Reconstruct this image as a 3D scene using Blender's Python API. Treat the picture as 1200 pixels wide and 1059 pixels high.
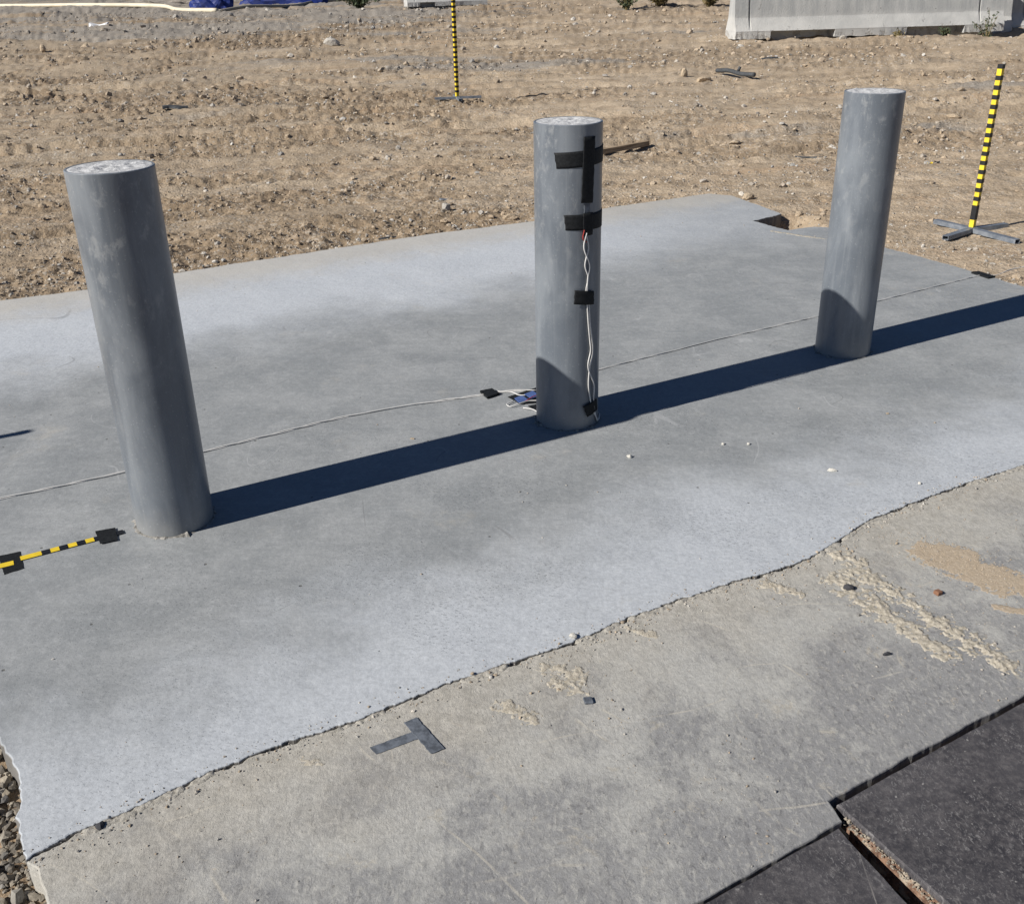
import bpy, bmesh, math, random
import numpy as np
from mathutils import Matrix, Vector
from mathutils.geometry import tessellate_polygon

for o in list(bpy.data.objects):
    bpy.data.objects.remove(o)
SC = bpy.context.scene
COL = SC.collection
RNG = np.random.default_rng(7)
random.seed(7)

# ------------------------------------------------------------------ camera
cam_d = bpy.data.cameras.new('camera')
cam_d.sensor_fit = 'HORIZONTAL'
cam_d.sensor_width = 36.0
cam_d.lens = 36.0 * 1179.0 / 1200.0
cam_d.clip_start = 0.05
cam_d.clip_end = 3000
cam = bpy.data.objects.new('camera', cam_d)
COL.objects.link(cam)
PITCH, ROLL = math.radians(25.338), math.radians(-1.286)
F = Vector((0, math.cos(PITCH), -math.sin(PITCH)))
R0 = Vector((1, 0, 0))
U0 = R0.cross(F)
RR = math.cos(ROLL) * R0 + math.sin(ROLL) * U0
UU = -math.sin(ROLL) * R0 + math.cos(ROLL) * U0
M = Matrix((RR, UU, -F)).transposed().to_4x4()
M.translation = Vector((0, 0, 1.4414))
cam.matrix_world = M
SC.camera = cam

# ------------------------------------------------------------------ sky, sun, exposure
SUN_EL, SUN_AZ = math.radians(33.3), math.radians(28.6)   # SUN_AZ: direction the shadows run
w = bpy.data.worlds.new('World')
SC.world = w
w.use_nodes = True
nt = w.node_tree
nt.nodes.clear()
sky = nt.nodes.new('ShaderNodeTexSky')
sky.sky_type = 'NISHITA'
sky.sun_disc = False
sky.sun_elevation = SUN_EL
sky.sun_rotation = math.radians(241.4)
sky.altitude = 1800
sky.air_density = 0.65
sky.dust_density = 0.0
sky.ozone_density = 5.0
bg = nt.nodes.new('ShaderNodeBackground')
bg.inputs['Strength'].default_value = 0.05
out = nt.nodes.new('ShaderNodeOutputWorld')
nt.links.new(sky.outputs[0], bg.inputs[0])
nt.links.new(bg.outputs[0], out.inputs[0])
sun_d = bpy.data.lights.new('sun', 'SUN')
sun_d.energy = 5.0
sun_d.angle = math.radians(0.5)
sun_d.color = (1.0, 0.955, 0.89)
sun = bpy.data.objects.new('sun', sun_d)
COL.objects.link(sun)
sun.rotation_euler = Vector((math.cos(SUN_AZ) * math.cos(SUN_EL), math.sin(SUN_AZ) * math.cos(SUN_EL),
                             -math.sin(SUN_EL))).to_track_quat('-Z', 'Y').to_euler()
SC.view_settings.view_transform = 'Standard'
SC.view_settings.look = 'None'
SC.view_settings.exposure = 0.42
SC.view_settings.gamma = 1.0
SC.view_settings.use_curve_mapping = False

# ------------------------------------------------------------------ noise
_p = np.random.default_rng(3).permutation(256)
PERM = np.concatenate([_p, _p, _p])
_g = np.linspace(0, 2 * np.pi, 32, endpoint=False)
GX, GY = np.cos(_g), np.sin(_g)


def perlin(x, y, seed=0):
    x = np.asarray(x, float) + seed * 17.31
    y = np.asarray(y, float) + seed * 9.77
    xi = np.floor(x).astype(np.int64)
    yi = np.floor(y).astype(np.int64)
    xf, yf = x - xi, y - yi
    u = xf * xf * xf * (xf * (xf * 6 - 15) + 10)
    v = yf * yf * yf * (yf * (yf * 6 - 15) + 10)

    def gr(ix, iy, dx, dy):
        h = PERM[PERM[ix & 255] + (iy & 255)] & 31
        return GX[h] * dx + GY[h] * dy
    a = gr(xi, yi, xf, yf)
    b = gr(xi + 1, yi, xf - 1, yf)
    c = gr(xi, yi + 1, xf, yf - 1)
    d = gr(xi + 1, yi + 1, xf - 1, yf - 1)
    return 1.5 * ((a + u * (b - a)) * (1 - v) + (c + u * (d - c)) * v)


def fbm(x, y, oct=4, seed=0, gain=0.5):
    s, a = 0, 1.0
    for k in range(oct):
        s = s + a * perlin(x * 2 ** k, y * 2 ** k, seed + k)
        a *= gain
    return s


# ------------------------------------------------------------------ object helpers
def mesh(name, v, f, smooth=False):
    me = bpy.data.meshes.new(name)
    me.from_pydata([tuple(map(float, p)) for p in v], [], [tuple(map(int, q)) for q in f])
    me.update()
    if smooth:
        me.polygons.foreach_set('use_smooth', [True] * len(me.polygons))
    return me


def link(name, me, mat=None, parent=None, loc=None, rot=None):
    o = bpy.data.objects.new(name, me)
    COL.objects.link(o)
    if mat is not None and me is not None and not me.materials:
        me.materials.append(mat)
    if parent:
        o.parent = parent
    if loc is not None:
        o.location = loc
    if rot is not None:
        o.rotation_euler = rot
    return o


def mk(name, v, f, mat, parent=None, smooth=False, loc=None, rot=None):
    return link(name, mesh(name, v, f, smooth), mat, parent, loc, rot)


def tag(o, label=None, cat=None, group=None, kind=None):
    if label:
        o['label'] = label
    if cat:
        o['category'] = cat
    if group:
        o['group'] = group
    if kind:
        o['kind'] = kind
    return o


def empty(name, loc, rz=0):
    o = link(name, None, loc=loc, rot=(0, 0, rz))
    o.empty_display_size = 0.1
    return o


def grid_mesh(name, X, Y, Z, smooth=True):
    n, m = X.shape
    me = bpy.data.meshes.new(name)
    co = np.stack([X, Y, Z], -1).reshape(-1, 3).astype(np.float32)
    idx = np.arange(n * m).reshape(n, m)
    q = np.stack([idx[:-1, :-1], idx[:-1, 1:], idx[1:, 1:], idx[1:, :-1]], -1).reshape(-1, 4).astype(np.int32)
    me.vertices.add(len(co))
    me.vertices.foreach_set('co', co.ravel())
    me.loops.add(q.size)
    me.loops.foreach_set('vertex_index', q.ravel())
    me.polygons.add(len(q))
    me.polygons.foreach_set('loop_start', np.arange(len(q), dtype=np.int32) * 4)
    me.polygons.foreach_set('use_smooth', np.full(len(q), smooth))
    me.update(calc_edges=True)
    return me


def raw_mesh(name, co, tri, smooth=False):
    me = bpy.data.meshes.new(name)
    co = np.asarray(co, np.float32)
    tri = np.asarray(tri, np.int32)
    me.vertices.add(len(co))
    me.vertices.foreach_set('co', co.ravel())
    me.loops.add(tri.size)
    me.loops.foreach_set('vertex_index', tri.ravel())
    me.polygons.add(len(tri))
    me.polygons.foreach_set('loop_start', np.arange(len(tri), dtype=np.int32) * 3)
    me.polygons.foreach_set('use_smooth', np.full(len(tri), smooth))
    me.update(calc_edges=True)
    return me


def box(x0, x1, y0, y1, z0, z1):
    v = [(x0, y0, z0), (x1, y0, z0), (x1, y1, z0), (x0, y1, z0), (x0, y0, z1), (x1, y0, z1), (x1, y1, z1), (x0, y1, z1)]
    f = [(3, 2, 1, 0), (4, 5, 6, 7), (0, 1, 5, 4), (1, 2, 6, 5), (2, 3, 7, 6), (3, 0, 4, 7)]
    return v, f


def cat(*parts):
    V, Fc = [], []
    for v, f in parts:
        n = len(V)
        V += list(v)
        Fc += [tuple(i + n for i in q) for q in f]
    return V, Fc


def bevel_obj(o, w_=0.002, seg=2):
    bm = bmesh.new()
    bm.from_mesh(o.data)
    bmesh.ops.bevel(bm, geom=bm.edges[:], offset=w_, segments=seg, affect='EDGES', profile=0.6)
    bm.to_mesh(o.data)
    bm.free()


def tube(pts, rad, n=8):
    pts = [Vector(p) for p in pts]
    V, Fc = [], []
    for i, p in enumerate(pts):
        a = pts[max(i - 1, 0)]
        b = pts[min(i + 1, len(pts) - 1)]
        t = (b - a).normalized()
        up = Vector((0, 0, 1)) if abs(t.z) < 0.9 else Vector((1, 0, 0))
        s = t.cross(up).normalized()
        u = s.cross(t)
        r = rad[i] if hasattr(rad, '__len__') else rad
        for k in range(n):
            an = 2 * math.pi * k / n
            V.append(p + r * (math.cos(an) * s + math.sin(an) * u))
    for i in range(len(pts) - 1):
        for k in range(n):
            k2 = (k + 1) % n
            Fc.append((i * n + k, i * n + k2, (i + 1) * n + k2, (i + 1) * n + k))
    Fc.append(tuple(range(n))[::-1])
    Fc.append(tuple((len(pts) - 1) * n + k for k in range(n)))
    return V, Fc


def spline(pts, n=12):
    P = [np.array(p, float) for p in pts]
    P = [2 * P[0] - P[1]] + P + [2 * P[-1] - P[-2]]
    o = []
    for i in range(1, len(P) - 2):
        for t in np.linspace(0, 1, n, endpoint=False):
            a, b, c, d = P[i - 1], P[i], P[i + 1], P[i + 2]
            o.append(0.5 * (2 * b + (c - a) * t + (2 * a - 5 * b + 4 * c - d) * t * t + (3 * b - a - 3 * c + d) * t ** 3))
    o.append(P[-2])
    return o


# ------------------------------------------------------------------ material helpers
class NT:
    def __init__(self, name):
        self.m = bpy.data.materials.new(name)
        self.m.use_nodes = True
        self.t = self.m.node_tree
        self.b = self.t.nodes['Principled BSDF']

    def n(self, typ, **kw):
        nd = self.t.nodes.new(typ)
        for k, v in kw.items():
            setattr(nd, k, v)
        return nd

    def L(self, a, b):
        self.t.links.new(a, b)

    def val(self, sock, v):
        if isinstance(v, (int, float)):
            sock.default_value = v
        elif isinstance(v, (tuple, list)):
            sock.default_value = tuple(v) + ((1,) if len(v) == 3 and len(sock.default_value) == 4 else ())
        else:
            self.L(v, sock)

    def pos(self, kind='world'):
        if kind == 'world':
            return self.n('ShaderNodeNewGeometry').outputs['Position']
        return self.n('ShaderNodeTexCoord').outputs['Object']

    def mapping(self, vec, rot=(0, 0, 0), scale=(1, 1, 1), loc=(0, 0, 0)):
        a = self.n('ShaderNodeMapping')
        self.L(vec, a.inputs[0])
        a.inputs['Rotation'].default_value = rot
        a.inputs['Scale'].default_value = scale
        a.inputs['Location'].default_value = loc
        return a.outputs[0]

    def noise(self, vec, scale, detail=4, rough=0.55, dist=0.0):
        a = self.n('ShaderNodeTexNoise')
        self.L(vec, a.inputs['Vector'])
        a.inputs['Scale'].default_value = scale
        a.inputs['Detail'].default_value = detail
        a.inputs['Roughness'].default_value = rough
        a.inputs['Distortion'].default_value = dist
        return a.outputs['Fac']

    def voro(self, vec, scale, feature='F1', out='Distance', rand=1.0):
        a = self.n('ShaderNodeTexVoronoi', feature=feature)
        self.L(vec, a.inputs['Vector'])
        a.inputs['Scale'].default_value = scale
        a.inputs['Randomness'].default_value = rand
        return a.outputs[out]

    def ramp(self, fac, lo, hi, a=0.0, b=1.0, smooth=True):
        r = self.n('ShaderNodeMapRange')
        if smooth:
            r.interpolation_type = 'SMOOTHSTEP'
        self.L(fac, r.inputs[0])
        for i, x in enumerate((lo, hi, a, b)):
            r.inputs[i + 1].default_value = x
        return r.outputs[0]

    def math(self, op, a, b=0.0, clamp=False):
        m = self.n('ShaderNodeMath', operation=op)
        m.use_clamp = clamp
        self.val(m.inputs[0], a)
        self.val(m.inputs[1], b)
        return m.outputs[0]

    def mix(self, fac, a, b, mode='MIX'):
        m = self.n('ShaderNodeMix', data_type='RGBA', blend_type=mode)
        self.val(m.inputs[0], fac)
        self.val(m.inputs[6], a)
        self.val(m.inputs[7], b)
        return m.outputs[2]

    def colramp(self, fac, stops):
        c = self.n('ShaderNodeValToRGB')
        self.L(fac, c.inputs[0])
        e = c.color_ramp.elements
        while len(e) < len(stops):
            e.new(0.5)
        for i, (p, col) in enumerate(stops):
            e[i].position = p
            e[i].color = tuple(col) + (1,)
        return c.outputs[0]

    def bump(self, h, strength=0.3, dist=0.01, prev=None):
        b = self.n('ShaderNodeBump')
        b.inputs['Strength'].default_value = strength
        b.inputs['Distance'].default_value = dist
        self.L(h, b.inputs['Height'])
        if prev is not None:
            self.L(prev, b.inputs['Normal'])
        return b.outputs[0]

    def done(self, col=None, rough=None, nrm=None, metal=None, spec=None):
        if col is not None:
            self.val(self.b.inputs['Base Color'], col)
        if rough is not None:
            self.val(self.b.inputs['Roughness'], rough)
        if nrm is not None:
            self.L(nrm, self.b.inputs['Normal'])
        if metal is not None:
            self.val(self.b.inputs['Metallic'], metal)
        if spec is not None:
            self.val(self.b.inputs['Specular IOR Level'], spec)
        return self.m


AZ = math.radians(30.5)      # the slab's long direction
CA, SA = math.cos(AZ), math.sin(AZ)


def slab_uv(a):
    """u along the slab, v across it (away from the camera), from world position"""
    p = a.pos()
    sx = a.n('ShaderNodeSeparateXYZ')
    a.L(p, sx.inputs[0])
    u = a.math('ADD', a.math('MULTIPLY', sx.outputs[0], CA), a.math('MULTIPLY', sx.outputs[1], SA))
    v = a.math('ADD', a.math('MULTIPLY', sx.outputs[0], -SA), a.math('MULTIPLY', sx.outputs[1], CA))
    return p, u, v


def mat_new_slab():
    a = NT('troweled_concrete')
    p, u, v = slab_uv(a)
    wob = a.math('MULTIPLY', a.math('SUBTRACT', a.noise(p, 1.4, 7, 0.66), 0.5), 1.3)
    vv = a.math('ADD', v, wob)
    pale_f = a.ramp(vv, 2.30, 1.72, 0, 0.85)                       # pale cured strip along the front edge
    uu = a.math('ADD', u, wob)
    back = a.ramp(vv, 3.95, 4.9, 0, 1.2)
    back = a.math('MULTIPLY', back, a.ramp(uu, 4.9, 2.6, 0.35, 1.0))
    pale = a.math('MAXIMUM', pale_f, back)
    blot = a.ramp(a.noise(p, 3.2, 8, 0.75, 0.3), 0.36, 0.66)
    base = a.mix(blot, (0.247, 0.259, 0.263), (0.315, 0.326, 0.329))
    col = a.mix(a.math('MULTIPLY', pale, 1.0, True), base, (0.505, 0.533, 0.565))
    # trowel streaks and fine mottling
    st = a.noise(a.mapping(p, (0, 0, -AZ - 0.5), (3, 26, 1)), 1.0, 5, 0.6)
    col = a.mix(a.ramp(st, 0.45, 0.75, 0, 0.12), col, (0.47, 0.49, 0.5))
    fine = a.noise(p, 90, 4, 0.7)
    col = a.mix(a.ramp(fine, 0.3, 0.7, 0.0, 0.48), col, a.mix(0.55, col, (0.13, 0.14, 0.15)))
    midn = a.noise(p, 38, 6, 0.75)
    col = a.mix(a.ramp(midn, 0.46, 0.66, 0.0, 0.18), col, (0.17, 0.178, 0.182))
    col = a.mix(a.ramp(midn, 0.50, 0.34, 0.0, 0.14), col, (0.52, 0.53, 0.535))
    # elongated trowel pits, in patches
    pit = a.noise(a.mapping(p, (0, 0, 0.75), (85, 165, 1)), 1.0, 3, 0.6)
    area = a.math('MULTIPLY', a.ramp(a.noise(p, 1.7, 4, 0.6), 0.44, 0.60, 0.05, 1.0), a.ramp(vv, 3.4, 2.6, 0.35, 1.0))
    area = a.math('MULTIPLY', area, a.ramp(u, -0.2, 0.9, 0.35, 1.0))
    pitm = a.math('MULTIPLY', a.ramp(pit, 0.57, 0.67), area)
    col = a.mix(a.math('MULTIPLY', pitm, 0.5), col, (0.12, 0.125, 0.13))
    # small round dark pits
    vd = a.voro(p, 14)
    dots = a.math('MULTIPLY', a.ramp(vd, 0.075, 0.04), a.ramp(a.noise(p, 5, 2), 0.5, 0.6))
    col = a.mix(a.math('MULTIPLY', dots, 0.75), col, (0.07, 0.065, 0.055))
    # white chalky scuffs
    sc = a.noise(a.mapping(p, (0, 0, 0.6), (34, 5, 1)), 1.0, 5, 0.75, 1.0)
    col = a.mix(a.math('MULTIPLY', a.ramp(sc, 0.66, 0.76), 0.35), col, (0.56, 0.57, 0.57))
    # hairline scratches and scuffs
    c1 = a.math('ABSOLUTE', a.math('SUBTRACT', a.noise(p, 1.1, 1, 0.4, 0.5), 0.5))
    c2 = a.math('ABSOLUTE', a.math('SUBTRACT', a.noise(a.mapping(p, (0, 0, 0.4), (2.2, 1.2, 1), (4, 1, 0)), 1.4, 1, 0.4, 0.3), 0.5))
    hl = a.math('MULTIPLY', a.ramp(c1, 0.0022, 0.0008), a.ramp(a.noise(p, 3.1, 3), 0.55, 0.62))
    col = a.mix(a.math('MULTIPLY', hl, 0.35), col, (0.13, 0.13, 0.13))
    hl2 = a.math('MULTIPLY', a.ramp(c2, 0.0035, 0.001), a.ramp(a.noise(p, 4.3, 3), 0.56, 0.62))
    col = a.mix(a.math('MULTIPLY', hl2, 0.22), col, (0.55, 0.555, 0.56))
    # broken sides: dirt brown, also painting in the shade of the crack
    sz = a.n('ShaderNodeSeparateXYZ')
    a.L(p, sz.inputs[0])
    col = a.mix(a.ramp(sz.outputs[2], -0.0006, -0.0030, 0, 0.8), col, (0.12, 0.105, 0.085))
    # tan dust in places
    bk = a.math('MULTIPLY', a.ramp(a.math('ADD', v, a.math('MULTIPLY', a.noise(p, 7, 5, 0.7), 0.5)), 5.25, 5.75), 0.6)
    du = a.math('MAXIMUM', bk, a.math('MULTIPLY', a.ramp(a.noise(p, 2.6, 5, 0.7), 0.60, 0.76), 0.35))
    col = a.mix(du, col, (0.43, 0.395, 0.33))
    h = a.math('ADD', a.math('MULTIPLY', fine, 0.5), a.math('MULTIPLY', a.noise(p, 22, 4, 0.6), 1.0))
    h = a.math('SUBTRACT', h, a.math('ADD', a.math('MULTIPLY', pitm, 0.8), a.math('MULTIPLY', dots, 1.2)))
    nr = a.bump(h, 0.35, 0.004)
    nr = a.bump(a.noise(p, 3.5, 3, 0.5), 0.25, 0.03, nr)
    return a.done(col, a.ramp(blot, 0, 1, 0.62, 0.78), nr, spec=0.35)


def mat_old_slab():
    a = NT('old_dusty_concrete')
    p, u, v = slab_uv(a)
    n1 = a.noise(p, 2.6, 7, 0.68, 0.6)
    st = a.noise(a.mapping(p, (0, 0, AZ + 0.3), (7, 4.5, 1)), 1.0, 7, 0.72, 0.6)
    tow = a.ramp(v, 1.75, 0.75, -0.06, 0.10)              # barer, darker concrete away from the joint
    m = a.math('ADD', a.math('ADD', a.math('MULTIPLY', n1, 0.62), a.math('MULTIPLY', st, 0.38)), tow)
    col = a.mix(a.ramp(m, 0.43, 0.59), (0.42, 0.415, 0.39), (0.25, 0.25, 0.25))
    flake = a.noise(a.mapping(p, (0, 0, AZ + 0.3), (75, 40, 1)), 1.0, 7, 0.78, 0.4)
    col = a.mix(a.ramp(flake, 0.50, 0.60, 0, 0.6), col, (0.44, 0.43, 0.395))
    flk2 = a.noise(a.mapping(p, (0, 0, AZ - 0.5), (70, 36, 1), (3, 1, 0)), 1.0, 7, 0.78, 0.4)
    dk = a.math('MULTIPLY', a.ramp(flk2, 0.53, 0.62), a.ramp(m, 0.42, 0.58, 0.1, 0.75))
    col = a.mix(dk, col, (0.15, 0.15, 0.155))
    # tan dust: strongest along the joint with the newer slab, blotchy elsewhere
    wob = a.math('MULTIPLY', a.math('SUBTRACT', a.noise(p, 4, 6, 0.7), 0.5), 0.75)
    joint = a.ramp(a.math('ADD', v, wob), 1.25, 1.70, 0, 0.7)
    spots = a.ramp(a.noise(p, 8.5, 7, 0.75, 0.5), 0.58, 0.68, 0, 0.8)
    col = a.mix(a.math('MAXIMUM', joint, spots), col, a.mix(a.ramp(a.noise(p, 34, 5, 0.7), 0.35, 0.65), (0.34, 0.315, 0.265), (0.475, 0.445, 0.385)))
    tb = a.ramp(a.noise(p, 11, 7, 0.75, 0.6), 0.62, 0.72, 0, 0.75)
    col = a.mix(tb, col, (0.50, 0.44, 0.345))
    # long pale scratches
    c1 = a.math('ABSOLUTE', a.math('SUBTRACT', a.noise(p, 1.9, 1, 0.4, 0.4), 0.5))
    ln = a.math('ADD', a.math('MULTIPLY', u, 2.3), a.math('ADD', a.math('MULTIPLY', v, 0.5), a.math('MULTIPLY', a.noise(p, 1.2, 2), 0.9)))
    c2 = a.math('ABSOLUTE', a.math('SUBTRACT', a.math('FRACT', ln), 0.5))
    ln3 = a.math('ADD', a.math('MULTIPLY', v, 3.1), a.math('ADD', a.math('MULTIPLY', u, 0.9), a.math('MULTIPLY', a.noise(p, 1.5, 2), 0.8)))
    c3 = a.math('ABSOLUTE', a.math('SUBTRACT', a.math('FRACT', ln3), 0.5))
    scr = a.math('MAXIMUM', a.ramp(c1, 0.0035, 0.001), a.math('MAXIMUM', a.ramp(c2, 0.010, 0.004), a.ramp(c3, 0.011, 0.004)))
    scr = a.math('MULTIPLY', scr, a.ramp(a.noise(p, 5, 4, 0.65), 0.50, 0.60, 0, 0.55))
    col = a.mix(scr, col, (0.52, 0.485, 0.41))
    fine = a.noise(p, 120, 5, 0.75)
    col = a.mix(a.ramp(fine, 0.35, 0.7, 0, 0.35), col, (0.14, 0.135, 0.125))
    dots = a.math('MULTIPLY', a.ramp(a.voro(p, 30), 0.11, 0.07), a.ramp(a.noise(p, 8, 2), 0.5, 0.6))
    col = a.mix(a.math('MULTIPLY', dots, 0.6), col, (0.09, 0.08, 0.07))
    h = a.math('ADD', a.math('MULTIPLY', fine, 0.4), a.math('ADD', a.math('MULTIPLY', flake, 0.7), a.noise(p, 16, 5, 0.65)))
    nr = a.bump(h, 0.6, 0.005)
    return a.done(col, 0.85, nr, spec=0.25)


def mat_soil():
    a = NT('tan_dirt')
    p = a.pos()
    sx = a.n('ShaderNodeSeparateXYZ')
    a.L(p, sx.inputs[0])
    big = a.noise(a.mapping(p, (0, 0, -0.25), (0.22, 1.1, 1)), 1.0, 6, 0.65, 0.3)
    col = a.mix(a.ramp(big, 0.36, 0.64), (0.385, 0.302, 0.212), (0.50, 0.405, 0.295))
    # browner on the left, paler on the right, as the lot is
    side = a.ramp(a.math('ADD', sx.outputs[0], a.math('MULTIPLY', big, 3)), -5.0, 4.0)
    col = a.mix(a.math('MULTIPLY', a.math('SUBTRACT', 1.0, side), 0.5), col, (0.30, 0.245, 0.18))
    at = a.n('ShaderNodeAttribute')
    at.attribute_name = 'churn'
    col = a.mix(a.math('MULTIPLY', at.outputs['Fac'], 0.85), col, (0.245, 0.182, 0.12))
    red = a.ramp(a.noise(a.mapping(p, (0, 0, -0.25), (0.3, 2.2, 1), (5, 2, 0)), 1.0, 6, 0.65), 0.55, 0.68, 0, 0.5)
    col = a.mix(red, col, (0.40, 0.28, 0.18))
    pal = a.ramp(a.noise(a.mapping(p, (0, 0, -0.25), (0.25, 2.6, 1), (2, 8, 0)), 1.0, 6, 0.65), 0.56, 0.68, 0, 0.5)
    col = a.mix(pal, col, (0.52, 0.435, 0.335))
    # grey gravel drifts far to the left and patches elsewhere
    gn = a.noise(a.mapping(p, (0, 0, -0.2), (0.10, 0.42, 1), (1, 7, 0)), 1.0, 5, 0.65)
    far = a.math('MULTIPLY', a.ramp(sx.outputs[1], 20, 34), a.ramp(sx.outputs[0], 3, -7))
    gm = a.ramp(a.math('ADD', gn, a.math('MULTIPLY', far, 0.20)), 0.57, 0.68, 0, 0.85)
    col = a.mix(gm, col, (0.27, 0.258, 0.238))
    # crumbs too small to be built
    mid = a.noise(p, 6.5, 6, 0.7, 0.3)
    col = a.mix(a.ramp(mid, 0.36, 0.50, 0.30, 0), col, (0.19, 0.145, 0.10))
    col = a.mix(a.ramp(mid, 0.54, 0.68, 0, 0.35), col, (0.46, 0.395, 0.315))
    c1 = a.voro(p, 48, out='Color')
    hs = a.n('ShaderNodeSeparateColor')
    a.L(c1, hs.inputs[0])
    zone = a.ramp(a.noise(p, 1.3, 4, 0.6), 0.42, 0.6, 0.25, 1.0)
    col = a.mix(a.math('MULTIPLY', zone, a.ramp(hs.outputs[0], 0.82, 0.86, 0, 0.6)), col, (0.47, 0.43, 0.37))
    col = a.mix(a.math('MULTIPLY', zone, a.ramp(hs.outputs[1], 0.86, 0.90, 0, 0.6)), col, (0.15, 0.13, 0.105))
    fine = a.noise(p, 30, 6, 0.75)
    col = a.mix(a.ramp(fine, 0.38, 0.60, 0.28, 0), col, (0.18, 0.135, 0.09))
    v1 = a.voro(p, 48)
    h = a.math('ADD', a.math('MULTIPLY', fine, 1.4), a.math('MULTIPLY', a.math('SUBTRACT', 0.5, v1), 0.6))
    h = a.math('ADD', h, a.math('MULTIPLY', mid, 2.2))
    nr = a.bump(h, 0.55, 0.018)
    return a.done(col, 0.95, nr, spec=0.1)


def mat_stone(name, island, cols):
    a = NT(name)
    if island:
        r = a.n('ShaderNodeNewGeometry').outputs['Random Per Island']
    else:
        r = a.n('ShaderNodeObjectInfo').outputs['Random']
    p = a.pos()
    c = a.colramp(r, cols)
    n = a.noise(p, 55, 4, 0.65)
    c = a.mix(a.ramp(n, 0.35, 0.7, 0, 0.45), c, (0.13, 0.115, 0.095))
    return a.done(c, 0.88, a.bump(n, 0.5, 0.006), spec=0.25)


SOILSTONES = [(0.0, (0.34, 0.275, 0.20)), (0.3, (0.40, 0.32, 0.235)), (0.5, (0.36, 0.325, 0.28)), (0.68, (0.33, 0.32, 0.30)),
              (0.85, (0.50, 0.46, 0.40)), (0.93, (0.54, 0.52, 0.48)), (1.0, (0.13, 0.125, 0.12))]


def mat_simple(name, col, rough=0.6, metal=0.0, var=0.25, scale=40, spec=0.4, bump=0.2, bd=0.002):
    a = NT(name)
    p = a.pos('obj')
    n = a.noise(p, scale, 4, 0.65)
    dk = tuple(c * (1 - 1.4 * var) for c in col)
    lt = tuple(min(1, c * (1 + var)) for c in col)
    c = a.mix(a.ramp(n, 0.3, 0.7), dk, lt)
    return a.done(c, rough, a.bump(n, bump, bd), metal, spec)


def mat_bollard():
    a = NT('weathered_grey_pipe')
    p = a.pos('obj')
    oi = a.n('ShaderNodeObjectInfo').outputs['Random']
    sh = a.n('ShaderNodeVectorMath', operation='ADD')
    a.L(p, sh.inputs[0])
    cv = a.n('ShaderNodeCombineXYZ')
    a.L(a.math('MULTIPLY', oi, 19.0), cv.inputs[0])
    a.L(a.math('MULTIPLY', oi, 7.0), cv.inputs[2])
    a.L(cv.outputs[0], sh.inputs[1])
    q = sh.outputs[0]
    sx = a.n('ShaderNodeSeparateXYZ')
    a.L(p, sx.inputs[0])
    n1 = a.noise(a.mapping(q, (0, 0, 0), (1, 1, 0.35)), 9, 5, 0.6, 0.5)
    col = a.mix(a.ramp(n1, 0.35, 0.68), (0.110, 0.125, 0.144), (0.176, 0.193, 0.211))
    n2 = a.noise(a.mapping(q, (0, 0, 0), (1, 1, 0.6)), 26, 6, 0.68, 0.3)
    top = a.ramp(sx.outputs[2], 0.35, 0.95, 0.15, 1.0)
    col = a.mix(a.math('MULTIPLY', a.ramp(n2, 0.52, 0.68, 0, 0.42), top), col, (0.34, 0.345, 0.34))   # chalky splotches
    n3 = a.noise(q, 6.5, 3, 0.5, 1.5)
    ring = a.ramp(a.math('ABSOLUTE', a.math('SUBTRACT', n3, 0.5)), 0.02, 0.0)
    band = a.math('MULTIPLY', a.ramp(sx.outputs[2], 0.80, 0.98), a.math('MULTIPLY', ring, 0.15))
    col = a.mix(band, col, (0.11, 0.125, 0.15))
    st = a.noise(a.mapping(q, (0, 0, 0), (60, 60, 1.5)), 1.0, 4, 0.6)
    col = a.mix(a.ramp(st, 0.50, 0.75, 0, 0.12), col, (0.36, 0.37, 0.37))
    # dust at the foot
    foot = a.math('MULTIPLY', a.ramp(a.math('ADD', sx.outputs[2], a.math('MULTIPLY', n2, 0.12)), 0.17, 0.06), 0.4)
    col = a.mix(foot, col, (0.30, 0.29, 0.265))
    fine = a.noise(q, 160, 3, 0.6)
    col = a.mix(a.ramp(fine, 0.62, 0.72, 0, 0.3), col, (0.40, 0.41, 0.41))
    nr = a.bump(a.math('ADD', fine, a.math('MULTIPLY', n1, 1.5)), 0.12, 0.002)
    return a.done(col, a.ramp(n1, 0.3, 0.7, 0.32, 0.44), nr, metal=0.0, spec=0.5)


def mat_fill():
    a = NT('rough_mortar')
    p = a.pos('obj')
    n = a.noise(p, 45, 6, 0.75)
    n2 = a.noise(p, 14, 4, 0.6, 1.0)
    col = a.mix(a.ramp(n, 0.38, 0.62), (0.40, 0.405, 0.41), (0.60, 0.605, 0.61))
    col = a.mix(a.ramp(n2, 0.52, 0.70, 0, 0.45), col, (0.36, 0.37, 0.385))
    return a.done(col, 0.9, a.bump(n, 0.9, 0.008), spec=0.2)


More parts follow.
